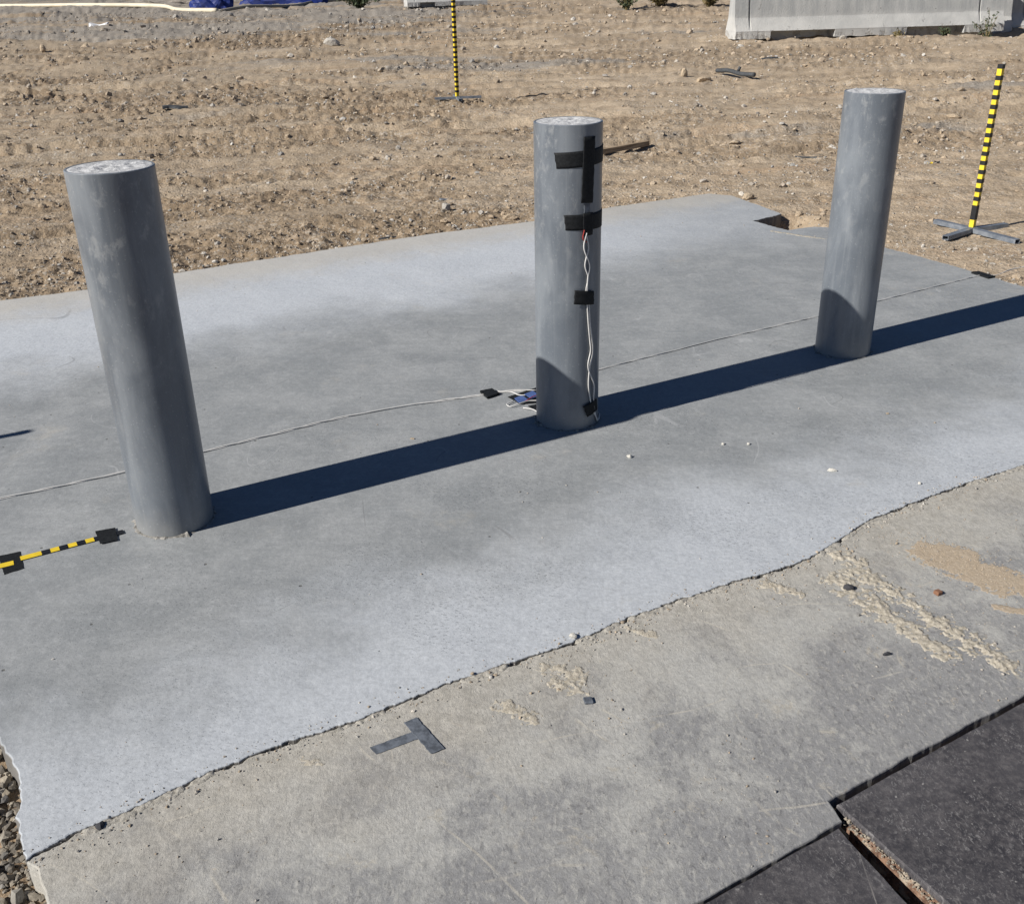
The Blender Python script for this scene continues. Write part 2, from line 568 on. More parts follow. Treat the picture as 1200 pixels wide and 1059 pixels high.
def mat_plate():
    a = NT('black_steel_plate')
    p = a.pos('world')
    n = a.noise(p, 5, 5, 0.6)
    col = a.mix(a.ramp(n, 0.35, 0.68), (0.026, 0.025, 0.030), (0.060, 0.057, 0.062))
    pl = a.noise(p, 9, 5, 0.7, 0.3)
    col = a.mix(a.ramp(pl, 0.55, 0.72, 0, 0.35), col, (0.085, 0.08, 0.08))
    fl = a.noise(a.mapping(p, (0, 0, AZ + 0.15), (170, 95, 1)), 1.0, 6, 0.75, 0.8)
    dens = a.ramp(a.noise(p, 7, 6, 0.7), 0.38, 0.62)
    fm = a.math('MULTIPLY', a.ramp(fl, 0.52, 0.62), a.math('ADD', a.math('MULTIPLY', dens, 0.7), 0.08))
    col = a.mix(a.math('MULTIPLY', fm, 0.62), col, (0.35, 0.34, 0.33))
    d = a.math('MULTIPLY', a.ramp(a.noise(p, 60, 3, 0.6), 0.68, 0.74), 0.7)
    col = a.mix(d, col, (0.36, 0.35, 0.33))
    s1 = a.voro(a.mapping(p, (0, 0, 1.0), (8, 0.6, 1)), 1.0, 'DISTANCE_TO_EDGE')
    col = a.mix(a.math('MULTIPLY', a.ramp(s1, 0.010, 0.003), a.ramp(a.noise(p, 4, 2), 0.5, 0.6, 0, 0.4)), col, (0.35, 0.33, 0.3))
    dust = a.ramp(a.noise(p, 7, 5, 0.7, 0.5), 0.62, 0.76, 0, 0.25)
    col = a.mix(dust, col, (0.27, 0.25, 0.23))
    fd = a.noise(p, 55, 7, 0.8)
    col = a.mix(a.ramp(fd, 0.40, 0.70, 0.03, 0.34), col, (0.24, 0.222, 0.215))
    nr = a.bump(a.math('ADD', fl, a.noise(p, 70, 4, 0.7)), 0.45, 0.003)
    return a.done(col, 0.72, nr, spec=0.3)


def mat_rust():
    a = NT('rusty_steel')
    p = a.pos('world')
    n = a.noise(p, 60, 6, 0.7)
    col = a.mix(a.ramp(n, 0.35, 0.65), (0.075, 0.042, 0.03), (0.25, 0.155, 0.105))
    n2 = a.noise(p, 24, 5, 0.7)
    col = a.mix(a.ramp(n2, 0.50, 0.62, 0, 0.85), col, (0.38, 0.33, 0.26))
    return a.done(col, 0.85, a.bump(n, 0.7, 0.004), spec=0.25)


def mat_barrier():
    a = NT('barrier_concrete')
    p = a.pos('obj')
    n = a.noise(p, 2.2, 6, 0.65)
    st = a.noise(a.mapping(p, (0, 0, 0), (7, 7, 0.35)), 1.0, 5, 0.6)
    sx = a.n('ShaderNodeSeparateXYZ')
    a.L(p, sx.inputs[0])
    col = a.mix(a.ramp(n, 0.3, 0.7), (0.40, 0.40, 0.385), (0.52, 0.515, 0.49))
    up = a.ramp(sx.outputs[2], 0.34, 0.50)
    col = a.mix(a.math('MULTIPLY', up, a.ramp(st, 0.35, 0.7, 0.25, 0.8)), col, (0.285, 0.295, 0.295))
    holes = a.ramp(a.voro(p, 5.0), 0.07, 0.03)
    col = a.mix(a.math('MULTIPLY', holes, 0.8), col, (0.06, 0.06, 0.055))
    f = a.noise(p, 30, 5, 0.7)
    spall = a.ramp(a.math('ADD', a.noise(p, 6, 5, 0.7), a.math('MULTIPLY', a.ramp(sx.outputs[2], 0.22, 0.05), 0.12)), 0.64, 0.70)
    col = a.mix(a.math('MULTIPLY', spall, 0.45), col, (0.26, 0.24, 0.21))
    return a.done(col, 0.88, a.bump(a.math('ADD', f, a.math('MULTIPLY', spall, -2)), 0.5, 0.02), spec=0.2)


def mat_sand(name, c0, c1):
    a = NT(name)
    p = a.pos()
    n = a.noise(p, 130, 5, 0.75)
    col = a.mix(a.ramp(n, 0.36, 0.64), c0, c1)
    n2 = a.noise(p, 28, 4, 0.6)
    col = a.mix(a.ramp(n2, 0.5, 0.7, 0, 0.5), col, c1)
    return a.done(col, 0.95, a.bump(n, 0.7, 0.005), spec=0.1)


def mat_galv():
    a = NT('galvanised_steel')
    p = a.pos('obj')
    n = a.noise(p, 25, 4, 0.6)
    col = a.mix(a.ramp(n, 0.3, 0.7), (0.13, 0.15, 0.178), (0.24, 0.262, 0.29))
    return a.done(col, 0.5, a.bump(n, 0.1, 0.002), metal=0.25, spec=0.5)


def mat_wood():
    a = NT('grey_wood')
    p = a.pos('obj')
    n = a.noise(a.mapping(p, (0, 0, 0), (3, 60, 60)), 1.0, 5, 0.6)
    col = a.mix(a.ramp(n, 0.35, 0.65), (0.16, 0.115, 0.075), (0.36, 0.28, 0.19))
    return a.done(col, 0.85, a.bump(n, 0.4, 0.003), spec=0.2)


def mat_leaf(name, c0, c1):
    a = NT(name)
    r = a.n('ShaderNodeNewGeometry').outputs['Random Per Island']
    return a.done(a.mix(r, c0, c1), 0.7, spec=0.2)


MT = dict(
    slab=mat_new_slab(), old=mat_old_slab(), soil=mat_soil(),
    pebble=mat_stone('pebble_mix', True, SOILSTONES), stone=mat_stone('stone_mix', False, SOILSTONES),
    gravel=mat_stone('grey_gravel', True, [(0, (0.10, 0.092, 0.08)), (0.3, (0.17, 0.15, 0.125)), (0.6, (0.23, 0.205, 0.165)), (0.85, (0.30, 0.26, 0.20)), (1, (0.38, 0.355, 0.31))]),
    gravel1=mat_stone('grey_gravel_single', False, [(0, (0.12, 0.115, 0.11)), (0.3, (0.21, 0.20, 0.18)), (0.6, (0.29, 0.275, 0.245)), (0.85, (0.37, 0.32, 0.245)), (1, (0.44, 0.42, 0.38))]),
    pipe=mat_bollard(), fill=mat_fill(), plate=mat_plate(), rust=mat_rust(), barrier=mat_barrier(),
    sand=mat_sand('orange_sand', (0.37, 0.30, 0.22), (0.45, 0.375, 0.285)),
    mud=mat_sand('pale_dried_mud', (0.33, 0.295, 0.235), (0.49, 0.45, 0.375)),
    galv=mat_galv(), wood=mat_wood(),
    tape=mat_simple('black_cloth_tape', (0.011, 0.012, 0.013), 0.7, var=0.3, scale=120, bump=0.25, spec=0.22),
    duct=mat_simple('grey_duct_tape', (0.115, 0.128, 0.148), 0.5, var=0.3, scale=60),
    yellow=mat_simple('yellow_band_vinyl', (0.72, 0.52, 0.03), 0.5, var=0.08),
    black=mat_simple('black_band_vinyl', (0.012, 0.012, 0.013), 0.5, var=0.2),
    wire=mat_simple('white_wire', (0.54, 0.53, 0.51), 0.5, var=0.08),
    redwire=mat_simple('red_wire', (0.42, 0.04, 0.03), 0.5, var=0.1),
    blue=mat_simple('blue_pad', (0.07, 0.115, 0.28), 0.45, var=0.2, scale=150),
    tarp=mat_simple('blue_tarp', (0.008, 0.022, 0.14), 0.6, var=0.25, scale=3),
    hose=mat_simple('cream_hose', (0.62, 0.56, 0.43), 0.6, var=0.1, scale=1),
    hose2=mat_simple('grey_hose', (0.25, 0.235, 0.20), 0.7, var=0.15, scale=1),
    darkplastic=mat_simple('dark_scrap', (0.055, 0.06, 0.065), 0.7, var=0.3),
    whitescrap=mat_simple('white_scrap', (0.72, 0.72, 0.72), 0.6, var=0.05),
    brick=mat_simple('orange_brick', (0.24, 0.12, 0.07), 0.9, var=0.25),
    grout=mat_simple('grout', (0.23, 0.22, 0.20), 0.95, var=0.4, scale=90, bump=0.6, bd=0.004),
    rubber=mat_simple('rubber', (0.02, 0.02, 0.022), 0.7),
    dryleaf=mat_leaf('dry_weed', (0.10, 0.085, 0.04), (0.27, 0.21, 0.10)),
    greenleaf=mat_leaf('grey_green_weed', (0.03, 0.045, 0.025), (0.09, 0.11, 0.06)),
)

# ------------------------------------------------------------------ outlines
FRONT = [(-0.905, 1.352), (-0.845, 1.414), (-0.795, 1.444), (-0.690, 1.518), (-0.622, 1.567), (-0.552, 1.615), (-0.482, 1.656), (-0.400, 1.687),
         (-0.295, 1.744), (-0.165, 1.832), (-0.008, 1.907), (0.140, 1.982), (0.284, 2.077), (0.417, 2.149), (0.583, 2.230),
         (0.747, 2.303), (0.843, 2.369), (0.943, 2.460), (1.045, 2.549), (1.133, 2.596), (1.264, 2.677), (1.418, 2.757), (1.577, 2.838), (3.06, 3.68)]
REST = [(2.55, 4.83), (2.37, 5.22), (2.1, 5.75), (2.0, 6.16), (1.90, 6.20), (1.715, 6.12), (1.565, 6.40), (1.80, 6.575), (1.68, 6.96),
        (1.60, 7.20), (1.45, 7.29), (0.74, 6.92), (0.17, 6.53), (-0.5, 6.22), (-1.83, 5.44), (-2.21, 5.14), (-2.59, 4.98), (-2.94, 4.775),
        (-1.11, 1.69), (-1.05, 1.615), (-0.985, 1.52), (-0.95, 1.43)]


def resample(pts, step, closed):
    P = [np.array(p, float) for p in pts]
    if closed:
        P.append(P[0])
    o = []
    for a, b in zip(P[:-1], P[1:]):
        n = max(1, int(np.linalg.norm(b - a) / step))
        for k in range(n):
            o.append(a + (b - a) * k / n)
    if not closed:
        o.append(P[-1])
    return np.array(o)


def normals2(P, closed):
    if closed:
        t = np.roll(P, -1, 0) - np.roll(P, 1, 0)
    else:
        t = np.gradient(P, axis=0)
    t /= np.linalg.norm(t, axis=1)[:, None] + 1e-9
    return np.stack([t[:, 1], -t[:, 0]], 1)         # to the right of travel


def inside(px, py, poly):
    r = np.zeros(px.shape, bool)
    n = len(poly)
    for i in range(n):
        x0, y0 = poly[i]
        x1, y1 = poly[(i + 1) % n]
        c = ((y0 > py) != (y1 > py))
        if y1 != y0:
            r ^= c & (px < (x1 - x0) * (py - y0) / (y1 - y0) + x0)
    return r


SLAB = FRONT + REST
PLATE1 = [(0.606, 1.446), (1.645, 2.048), (1.945, 1.529), (0.845, 0.985)]
PLATE2 = [(0.592, 1.388), (-0.435, 0.800), (-0.135, 0.281), (0.775, 0.930)]
OLD_REST = [(4.5, 1.2), (2.2, -0.15), (1.97, 1.52), (1.655, 2.064), (0.592, 1.457), (0.607, 1.404), (-0.446, 0.806), (-0.142, 0.28),
            (-0.25, 0.22), (-0.50, 0.70), (-0.82, 1.24), (-0.862, 1.318), (-0.872, 1.338)]
YARD = [(-0.84, 1.30), (3.0, 3.6), (4.4, 1.2), (2.2, -0.1), (1.5, -0.5), (-0.2, 0.1)]     # old slab and plates together


def terrain_base(y):
    t = np.clip(np.minimum(y, 60) - 7, 0, None)
    return -0.02 + 0.012 * t * t / (t + 2)


TRACKS = [  # x, y, azimuth deg, half width, depth, cleat period
    (-3.9, 12.2, 10, 0.20, 0.055, 0.17), (-3.3, 10.4, 11, 0.20, 0.05, 0.17), (-3.5, 15.6, 6, 0.22, 0.05, 0.2),
    (-2.2, 8.0, 28, 0.17, 0.04, 0.13), (-1.2, 7.3, 27, 0.15, 0.035, 0.11), (1.0, 11.5, 16, 0.2, 0.045, 0.16),
    (3.0, 10.2, 20, 0.2, 0.035, 0.16), (-6.0, 20.0, 3, 0.28, 0.07, 0.25), (2.0, 16.5, 8, 0.25, 0.06, 0.22), (-7, 27, 1, 0.35, 0.09, 0.3),
    (4.5, 14.0, -8, 0.25, 0.05, 0.22), (0.0, 22.0, 5, 0.3, 0.07, 0.3)]


def sst(a, lo, hi):
    t = np.clip((a - lo) / (hi - lo), 0, 1)
    return t * t * (3 - 2 * t)


def disturbed(x, y):
    """0 = compacted pale dirt, 1 = churned brown dirt with clods"""
    a = math.radians(13)
    u = x * math.cos(a) + y * math.sin(a)
    v = -x * math.sin(a) + y * math.cos(a)
    k = 1.0 / (1 + np.clip(y - 8, 0, None) * 0.05)
    v = v + 0.5 * perlin(u * 0.25, v * 0.25, 146) + 0.10 * u * perlin(x * 0.06, y * 0.06, 147)
    n = fbm(u * 0.26 * k, v * 0.95 * k, 6, 140, 0.66)
    r = sst(n, -0.02, 0.55)
    r = np.maximum(r, 0.75 * sst(fbm(u * 0.35 * k + 9, v * 3.0 * k, 4, 150, 0.6), 0.12, 0.42))
    back = y - (6.43 + 0.577 * x)                # band of loose soil along the back of the slab
    bnd = np.exp(-((back - 0.35 + 0.3 * fbm(x * 1.3, y * 1.3, 3, 145)) / 0.55) ** 2) * sst(-x, -1.0, 0.6)
    r = np.maximum(r, 1.3 * bnd)
    r = r * (0.6 + 0.4 * sst(-x, -2.5, 2.0))
    return np.clip(np.maximum(r, sst(-y, -3.0, -2.4)), 0, 1)


def terrain(x, y, fine=True):
    x = np.asarray(x, float)
    y = np.asarray(y, float)
    z = terrain_base(y)
    amp = np.clip((y - 4.5) / 6, 0.15, 1.0)
    z = z + amp * 0.05 * fbm(x * 0.35, y * 0.5, 3, 1)
    z = z + 0.016 * np.clip((y - 3) / 4, 0.4, 1.4) * fbm(x * 2.2, y * 3.2, 3, 5)
    far = np.clip((y - 10) / 25, 0, 1)
    z = z + far * 0.10 * fbm(x * 0.55, y * 0.55, 3, 9)
    for (tx, ty, az, hw, dp, cp) in TRACKS:
        a = math.radians(az)
        u = (x - tx) * math.cos(a) + (y - ty) * math.sin(a)
        v = -(x - tx) * math.sin(a) + (y - ty) * math.cos(a) + 0.12 * np.sin(u * 0.5 + tx) + 0.05 * perlin(u * 0.8, u * 0 + ty, 2)
        d = np.abs(v) / hw
        fade = np.clip(0.5 + 1.6 * perlin(u * 0.22, u * 0 + tx, 4), 0, 1)
        rut = -np.clip(1 - d ** 4, 0, 1) + 0.8 * np.exp(-((d - 1.25) / 0.3) ** 2)
        ph = u / cp + np.abs(v) / cp * 0.8
        cl = np.clip(np.sin(2 * np.pi * ph) * 1.6, -1, 1) * np.clip(1 - d ** 6, 0, 1)
        z = z + fade * dp * (rut * 1.0 + 0.28 * cl)
    if fine:
        cl = fbm(x * 9, y * 9, 3, 12, 0.6)
        rough_zone = 0.24 + 1.35 * disturbed(x, y)
        z = z + 0.016 * rough_zone * np.clip(y / 8, 0.6, 2.0) * cl
        z = z + 0.035 * far * fbm(x * 2.5, y * 2.5, 4, 31, 0.65)
    # sits a little below the slab top along its edges; hole at the notch; pit under the slabs
    nearslab = np.exp(-np.clip(y - 7.5, 0, None) / 1.5)
    z = np.where(y < 9, np.minimum(z, 0.012 + (1 - nearslab) * 0.06), z)
    z = z - 0.30 * np.exp(-(((x - 1.77) / 0.17) ** 4 + ((y - 6.37) / 0.20) ** 4))
    # lower gravel on the near left
    z = z - 0.05 * np.clip((2.6 - y) / 0.6, 0, 1)
    # scoured hollow below the right end of the barrier
    z = z - 0.20 * np.exp(-(((x - 9.9) / 1.7) ** 4 + ((y - 23.1) / 0.75) ** 4))
    return z


def build_soil():
    ys = [-300, -120, -50, -20, -8, -3, -1, -0.3]
    y = 0.2
    while y < 62:
        ys.append(y)
        if y < 4.3:
            y += 0.03
        elif y < 5:
            y += 0.016
        else:
            y += max(0.013, 0.00050 * y * y)
    ys += [66, 75, 90, 120, 180, 300, 600]
    ys = np.array(ys)
    nc = 760
    u = np.linspace(-1, 1, nc)
    wid = np.clip(ys, 1.5, 64) * 0.60 + 1.6
    X = u[None, :] * wid[:, None]
    ext = np.array([1.15, 1.5, 2.2, 4, 8, 16, 40, 100, 250])
    L = -(wid[:, None] + ext[None, ::-1])
    Rr = wid[:, None] + ext[None, :]
    X = np.concatenate([L, X, Rr], 1)
    Y = np.repeat(ys[:, None], X.shape[1], 1)
    Z = terrain(X, Y)
    Z = np.where(Y < 0, -0.1, Z)
    blk = inside(X, Y, SLAB)
    # shrink: keep soil up to the slab edge, drop it well under the slab
    e = 0.05
    core = blk & inside(X + e, Y, SLAB) & inside(X - e, Y, SLAB) & inside(X, Y + e, SLAB) & inside(X, Y - e, SLAB)
    core |= inside(X, Y, YARD)
    Z = np.where(core, -0.35, Z)
    Z = np.where(blk & ~core, np.minimum(Z, -0.012), Z)
    me = grid_mesh('ground', X, Y, Z)
    at = me.attributes.new('churn', 'FLOAT', 'POINT')
    at.data.foreach_set('value', disturbed(X, Y).ravel().astype(np.float32))
    o = link('ground', me, MT['soil'])
    tag(o, kind='structure')


build_soil()


# ------------------------------------------------------------------ concrete slabs
def slab(name, outline, z_top, depth, mat, lip):
    P = np.array(outline)
    N = -normals2(P, True)                      # inward for counter-clockwise outlines
    n = len(P)
    jit = 0.5 + 0.5 * np.clip(fbm(P[:, 0] * 14, P[:, 1] * 14, 3, 40), -1, 1)
    l1 = lip * (0.5 + jit)
    A = P + N * l1[:, None]
    V = [(a[0], a[1], z_top) for a in A]
    mid = P + N * (l1 * 0.35)[:, None]
    V += [(m[0], m[1], z_top - lip * 0.30 * (0.4 + j)) for m, j in zip(mid, jit)]
    V += [(p[0], p[1], z_top - lip * (0.6 + 0.8 * j)) for p, j in zip(P, jit)]
    V += [(p[0], p[1], z_top - depth) for p in P]
    tris = tessellate_polygon([[Vector((a[0], a[1], 0)) for a in A]])
    Fc = []
    for t in tris:
        a, b, c = [A[i] for i in t]
        if (b[0] - a[0]) * (c[1] - a[1]) - (b[1] - a[1]) * (c[0] - a[0]) < 0:
            t = t[::-1]
        Fc.append(tuple(t))
    for r in range(3):
        for i in range(n):
            j = (i + 1) % n
            Fc.append((r * n + i, (r + 1) * n + i, (r + 1) * n + j, r * n + j))
    o = mk(name, V, Fc, mat)
    return tag(o, kind='structure')


def rag(P, closed, amp, freq, seed):
    N = normals2(P, closed)
    d = amp * fbm(P[:, 0] * freq, P[:, 1] * freq, 4, seed, 0.6)
    return P + N * d[:, None]


fr = rag(rag(resample(FRONT, 0.0045, False), False, 0.0040, 12, 50), False, 0.0028, 55, 52)
rs = rag(resample([FRONT[-1]] + REST + [FRONT[0]], 0.010, False), False, 0.008, 7, 51)
rs = rag(rs, False, 0.0035, 45, 53)[1:-1]
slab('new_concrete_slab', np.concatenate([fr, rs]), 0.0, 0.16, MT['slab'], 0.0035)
OLDZ = -0.004
nf = normals2(fr, False)                        # towards the camera
gap = 0.0022 + 0.0075 * np.clip(fbm(fr[:, 0] * 13, fr[:, 1] * 13, 4, 60, 0.7), -0.30, 1.3)
of = fr + nf * gap[:, None]
orr = rag(resample([tuple(of[-1])] + OLD_REST[:3], 0.05, False), False, 0.003, 6, 61)[1:]
om = rag(resample(OLD_REST[3:8], 0.012, False), False, 0.0035, 12, 62)
ol = rag(resample(OLD_REST[8:], 0.012, False), False, 0.006, 9, 63)
old_pts = np.concatenate([of[::-1], ol[::-1], om[::-1], orr[::-1]])


def area2(P):
    x, y = P[:, 0], P[:, 1]
    return np.sum(x * np.roll(y, -1) - np.roll(x, -1) * y)


def ccw(P):
    return P if area2(P) > 0 else P[::-1]


slab('old_concrete_apron', ccw(old_pts), OLDZ, 0.16, MT['old'], 0.0035)


# ------------------------------------------------------------------ steel plates
def plate(name, poly, ztop, label):
    P = ccw(np.array(poly))
    c = P.mean(0)
    o = empty(name, (c[0], c[1], ztop - 0.025))
    V, Fc = [], []
    q = P - c
    n = len(q)
    pts = resample([tuple(p) for p in q], 0.03, True)
    pts = rag(pts, True, 0.0016, 10, 70)
    n = len(pts)
    N = -normals2(pts, True)
    V = [(p[0], p[1], 0) for p in pts] + [(p[0], p[1], 0.022) for p in pts] + [(p[0] + m[0] * .003, p[1] + m[1] * .003, 0.025) for p, m in zip(pts, N)]
    Fc = [tuple(range(2 * n, 3 * n)), tuple(range(n))[::-1]]
    for r in range(2):
        for i in range(n):
            j = (i + 1) % n
            Fc.append((r * n + i, r * n + j, (r + 1) * n + j, (r + 1) * n + i))
    mk('plate_top', V, Fc, MT['plate'], o)
    # rusty edge bars under the rim, showing in the joint
    ins = q * 0.992
    for i in range(len(q)):
        a = Vector((*ins[i], -0.012))
        b = Vector((*ins[(i + 1) % len(q)], -0.012))
        d = (b - a).normalized()
        s = Vector((d.y, -d.x, 0))
        v = []
        for p in (a, b):
            for dz in (0.0, 0.0105):
                for ds in (-0.014, 0.010):
                    v.append(p + s * ds + Vector((0, 0, dz)))
        f = [(0, 1, 3, 2), (4, 6, 7, 5), (0, 4, 5, 1), (2, 3, 7, 6), (0, 2, 6, 4), (1, 5, 7, 3)]
        mk('edge_bar', v, f, MT['rust'], o)
    tag(o, label, 'steel plate', 'steel cover plates in the apron')
    return o


plate('steel_cover_plate', PLATE1, OLDZ + 0.001, 'larger scratched black steel cover plate with sharp corner pointing into the apron')
plate('steel_cover_plate', PLATE2, OLDZ + 0.000, 'black steel cover plate at the bottom edge, left of the dirty joint')

# rusty bar and packed dirt in the joint between the plates
jb = empty('joint_bar', (0.622, 1.405, OLDZ - 0.03))
d = Vector((0.235, -0.445, 0)).normalized()
s = Vector((-d.y, d.x, 0))
V = []
for t in np.linspace(0.0, 0.52, 40):
    for k, (off, z) in enumerate(((-0.002, -0.03), (0.0, 0.016), (0.012, 0.020), (0.013, -0.03))):
        wv = 0.002 * math.sin(t * 37 + k)
        V.append(d * t + s * (off + wv) + Vector((0, 0, z + 0.002 * math.sin(t * 61 + k * 2))))
Fc = [(i * 4 + k, i * 4 + k + 1, i * 4 + k + 5, i * 4 + k + 4) for i in range(39) for k in range(3)]
mk('flange', V, Fc, MT['rust'], jb)
tag(jb, 'narrow rusty steel bar lying in the joint between the two plates', 'steel bar')


# ------------------------------------------------------------------ rocks
ICO_V, ICO_F = None, None


def ico(sub):
    bm = bmesh.new()
    bmesh.ops.create_icosphere(bm, subdivisions=sub, radius=1.0)
    v = np.array([x.co[:] for x in bm.verts])
    f = np.array([[q.index for q in p.verts] for p in bm.faces])
    bm.free()
    return v, f


I1 = ico(1)
I2 = ico(2)


def rock_shape(base, rng, rough=0.28, flat=(1, 0.8, 0.62)):
    v, f = base
    # chip the ball with random planes to get facets
    w_ = v * np.array(flat)
    for _ in range(9):
        nrm = rng.normal(size=3)
        nrm /= np.linalg.norm(nrm)
        dd = rng.uniform(0.45, 0.8)
        k = w_ @ nrm - dd
        w_ = w_ - np.clip(k, 0, None)[:, None] * nrm
    w_ = w_ + rng.normal(scale=0.04 * rough / 0.28, size=w_.shape)
    return w_, f


PEB = [rock_shape(I1, RNG) for _ in range(14)]
BIG = [rock_shape(I2, RNG, 0.22, (1, 0.85, 0.7)) for _ in range(8)]


def scatter(name, pts, size, mat, label=None, cat_=None):
    """joined small stones: pts (n,3) centres, size (n,) radius"""
    CO, TR = [], []
    off = 0
    for i in range(len(pts)):
        v, f = PEB[i % len(PEB)]
        a = RNG.uniform(0, 6.283)
        c, s_ = math.cos(a), math.sin(a)
        rv = np.stack([v[:, 0] * c - v[:, 1] * s_, v[:, 0] * s_ + v[:, 1] * c, v[:, 2] * RNG.uniform(0.75, 1.2)], 1) * size[i] + pts[i]
        CO.append(rv)
        TR.append(f + off)
        off += len(v)
    me = raw_mesh(name, np.concatenate(CO), np.concatenate(TR))
    o = link(name, me, mat)
    return tag(o, label, cat_, kind='stuff')


I0 = (lambda r: r)(None)


def low_ico():
    bm = bmesh.new()
    bmesh.ops.create_icosphere(bm, subdivisions=1, radius=1.0)
    bm.free()


# cheap 12-vertex stones for the thousands
def ico0():
    t = (1 + 5 ** 0.5) / 2
    v = np.array([(-1, t, 0), (1, t, 0), (-1, -t, 0), (1, -t, 0), (0, -1, t), (0, 1, t), (0, -1, -t), (0, 1, -t), (t, 0, -1), (t, 0, 1), (-t, 0, -1), (-t, 0, 1)], float)
    v /= np.linalg.norm(v[0])
    f = np.array([(0, 11, 5), (0, 5, 1), (0, 1, 7), (0, 7, 10), (0, 10, 11), (1, 5, 9), (5, 11, 4), (11, 10, 2), (10, 7, 6), (7, 1, 8), (3, 9, 4), (3, 4, 2), (3, 2, 6), (3, 6, 8), (3, 8, 9), (4, 9, 5), (2, 4, 11), (6, 2, 10), (8, 6, 7), (9, 8, 1)])
    return v, f


V0, F0 = ico0()


def scatter_fast(name, pts, size, mat, label, cat_=None, squash=0.7):
    n = len(pts)
    v = V0[None] * RNG.uniform(0.55, 1.25, (n, 12, 1))
    v = v * np.stack([RNG.uniform(0.8, 1.4, n), RNG.uniform(0.7, 1.1, n), RNG.uniform(0.55, 1.0, n) * squash / 0.7], 1)[:, None, :]
    a = RNG.uniform(0, 6.283, n)
    c, s_ = np.cos(a)[:, None], np.sin(a)[:, None]
    v = np.stack([v[..., 0] * c - v[..., 1] * s_, v[..., 0] * s_ + v[..., 1] * c, v[..., 2]], -1) * size[:, None, None] + pts[:, None, :]
    tri = F0[None] + (np.arange(n) * 12)[:, None, None]
    o = link(name, raw_mesh(name, v.reshape(-1, 3), tri.reshape(-1, 3)), mat)
    return tag(o, label, cat_, kind='stuff')


# ---- loose stones over the dirt lot
def lot_points(n, ymin, ymax, pw=1.6):
    u = RNG.uniform(0, 1, n)
    k = 1 - pw
    y = (ymin ** k + u * (ymax ** k - ymin ** k)) ** (1 / k)
    x = RNG.uniform(-1, 1, n) * (y * 0.56 + 1.3)
    return x, y


def off_slab(x, y, m=0.0):
    ok = ~inside(x, y, SLAB)
    for dx, dy in ((m, 0), (-m, 0), (0, m), (0, -m)):
        ok &= ~inside(x + dx, y + dy, SLAB)
    return ok & ~inside(x, y, YARD)


x, y = lot_points(95000, 4.4, 44, 1.75)
dens = np.clip(0.12 + 0.55 * disturbed(x, y) + 1.0 * fbm(x * 0.8, y * 1.5, 4, 80, 0.65), 0.05, 1)
dens = np.maximum(dens, 0.85 * np.exp(-((y - (6.43 + 0.577 * (x)) - 0.25) / 0.45) ** 2))       # banked along the back edge of the slab
keep = (RNG.uniform(0, 1, len(x)) < dens) & off_slab(x, y, 0.012)
x, y = x[keep], y[keep]
size = np.clip(RNG.lognormal(-5.5, 0.66, len(x)), 0.002, 0.030) * np.clip(y / 7.5, 0.85, 4.0)
z = terrain(x, y) + size * 0.22
order = np.argsort(-(size / y))
top, rest = order[:230], order[230:]
scatter_fast('lot_pebbles', np.stack([x, y, z], 1)[rest], size[rest], MT['pebble'], 'scattered tan and grey pebbles over the dirt lot', 'pebbles')
cx_, cy_ = lot_points(36000, 4.6, 44, 1.75)
ck = (RNG.uniform(0, 1, len(cx_)) < np.clip(1.3 * disturbed(cx_, cy_) ** 1.5, 0.03, 1)) & off_slab(cx_, cy_, 0.02)
cx_, cy_ = cx_[ck], cy_[ck]
csz = np.clip(RNG.lognormal(-4.92, 0.62, len(cx_)), 0.003, 0.038) * np.clip(cy_ / 9.0, 0.8, 3.5)
scatter_fast('dirt_clods', np.stack([cx_, cy_, terrain(cx_, cy_) + csz * 0.1], 1), csz, MT['soil'], 'crumbly clods of tan dirt strewn over the lot', 'clods')
STONE_ME = [raw_mesh('loose_stone', v, f) for v, f in PEB]
for me in STONE_ME:
    me.materials.append(MT['stone'])
for i, k in enumerate(top):
    o = bpy.data.objects.new('loose_stone', STONE_ME[i % len(STONE_ME)])
    COL.objects.link(o)
    o.location = (x[k], y[k], z[k])
    o.scale = [size[k] * 1.15] * 3
    o.rotation_euler = (0, 0, RNG.uniform(0, 6.28))
    tag(o, 'one of the many small loose stones lying on the tan dirt lot', 'stone', 'loose stones on the dirt lot')

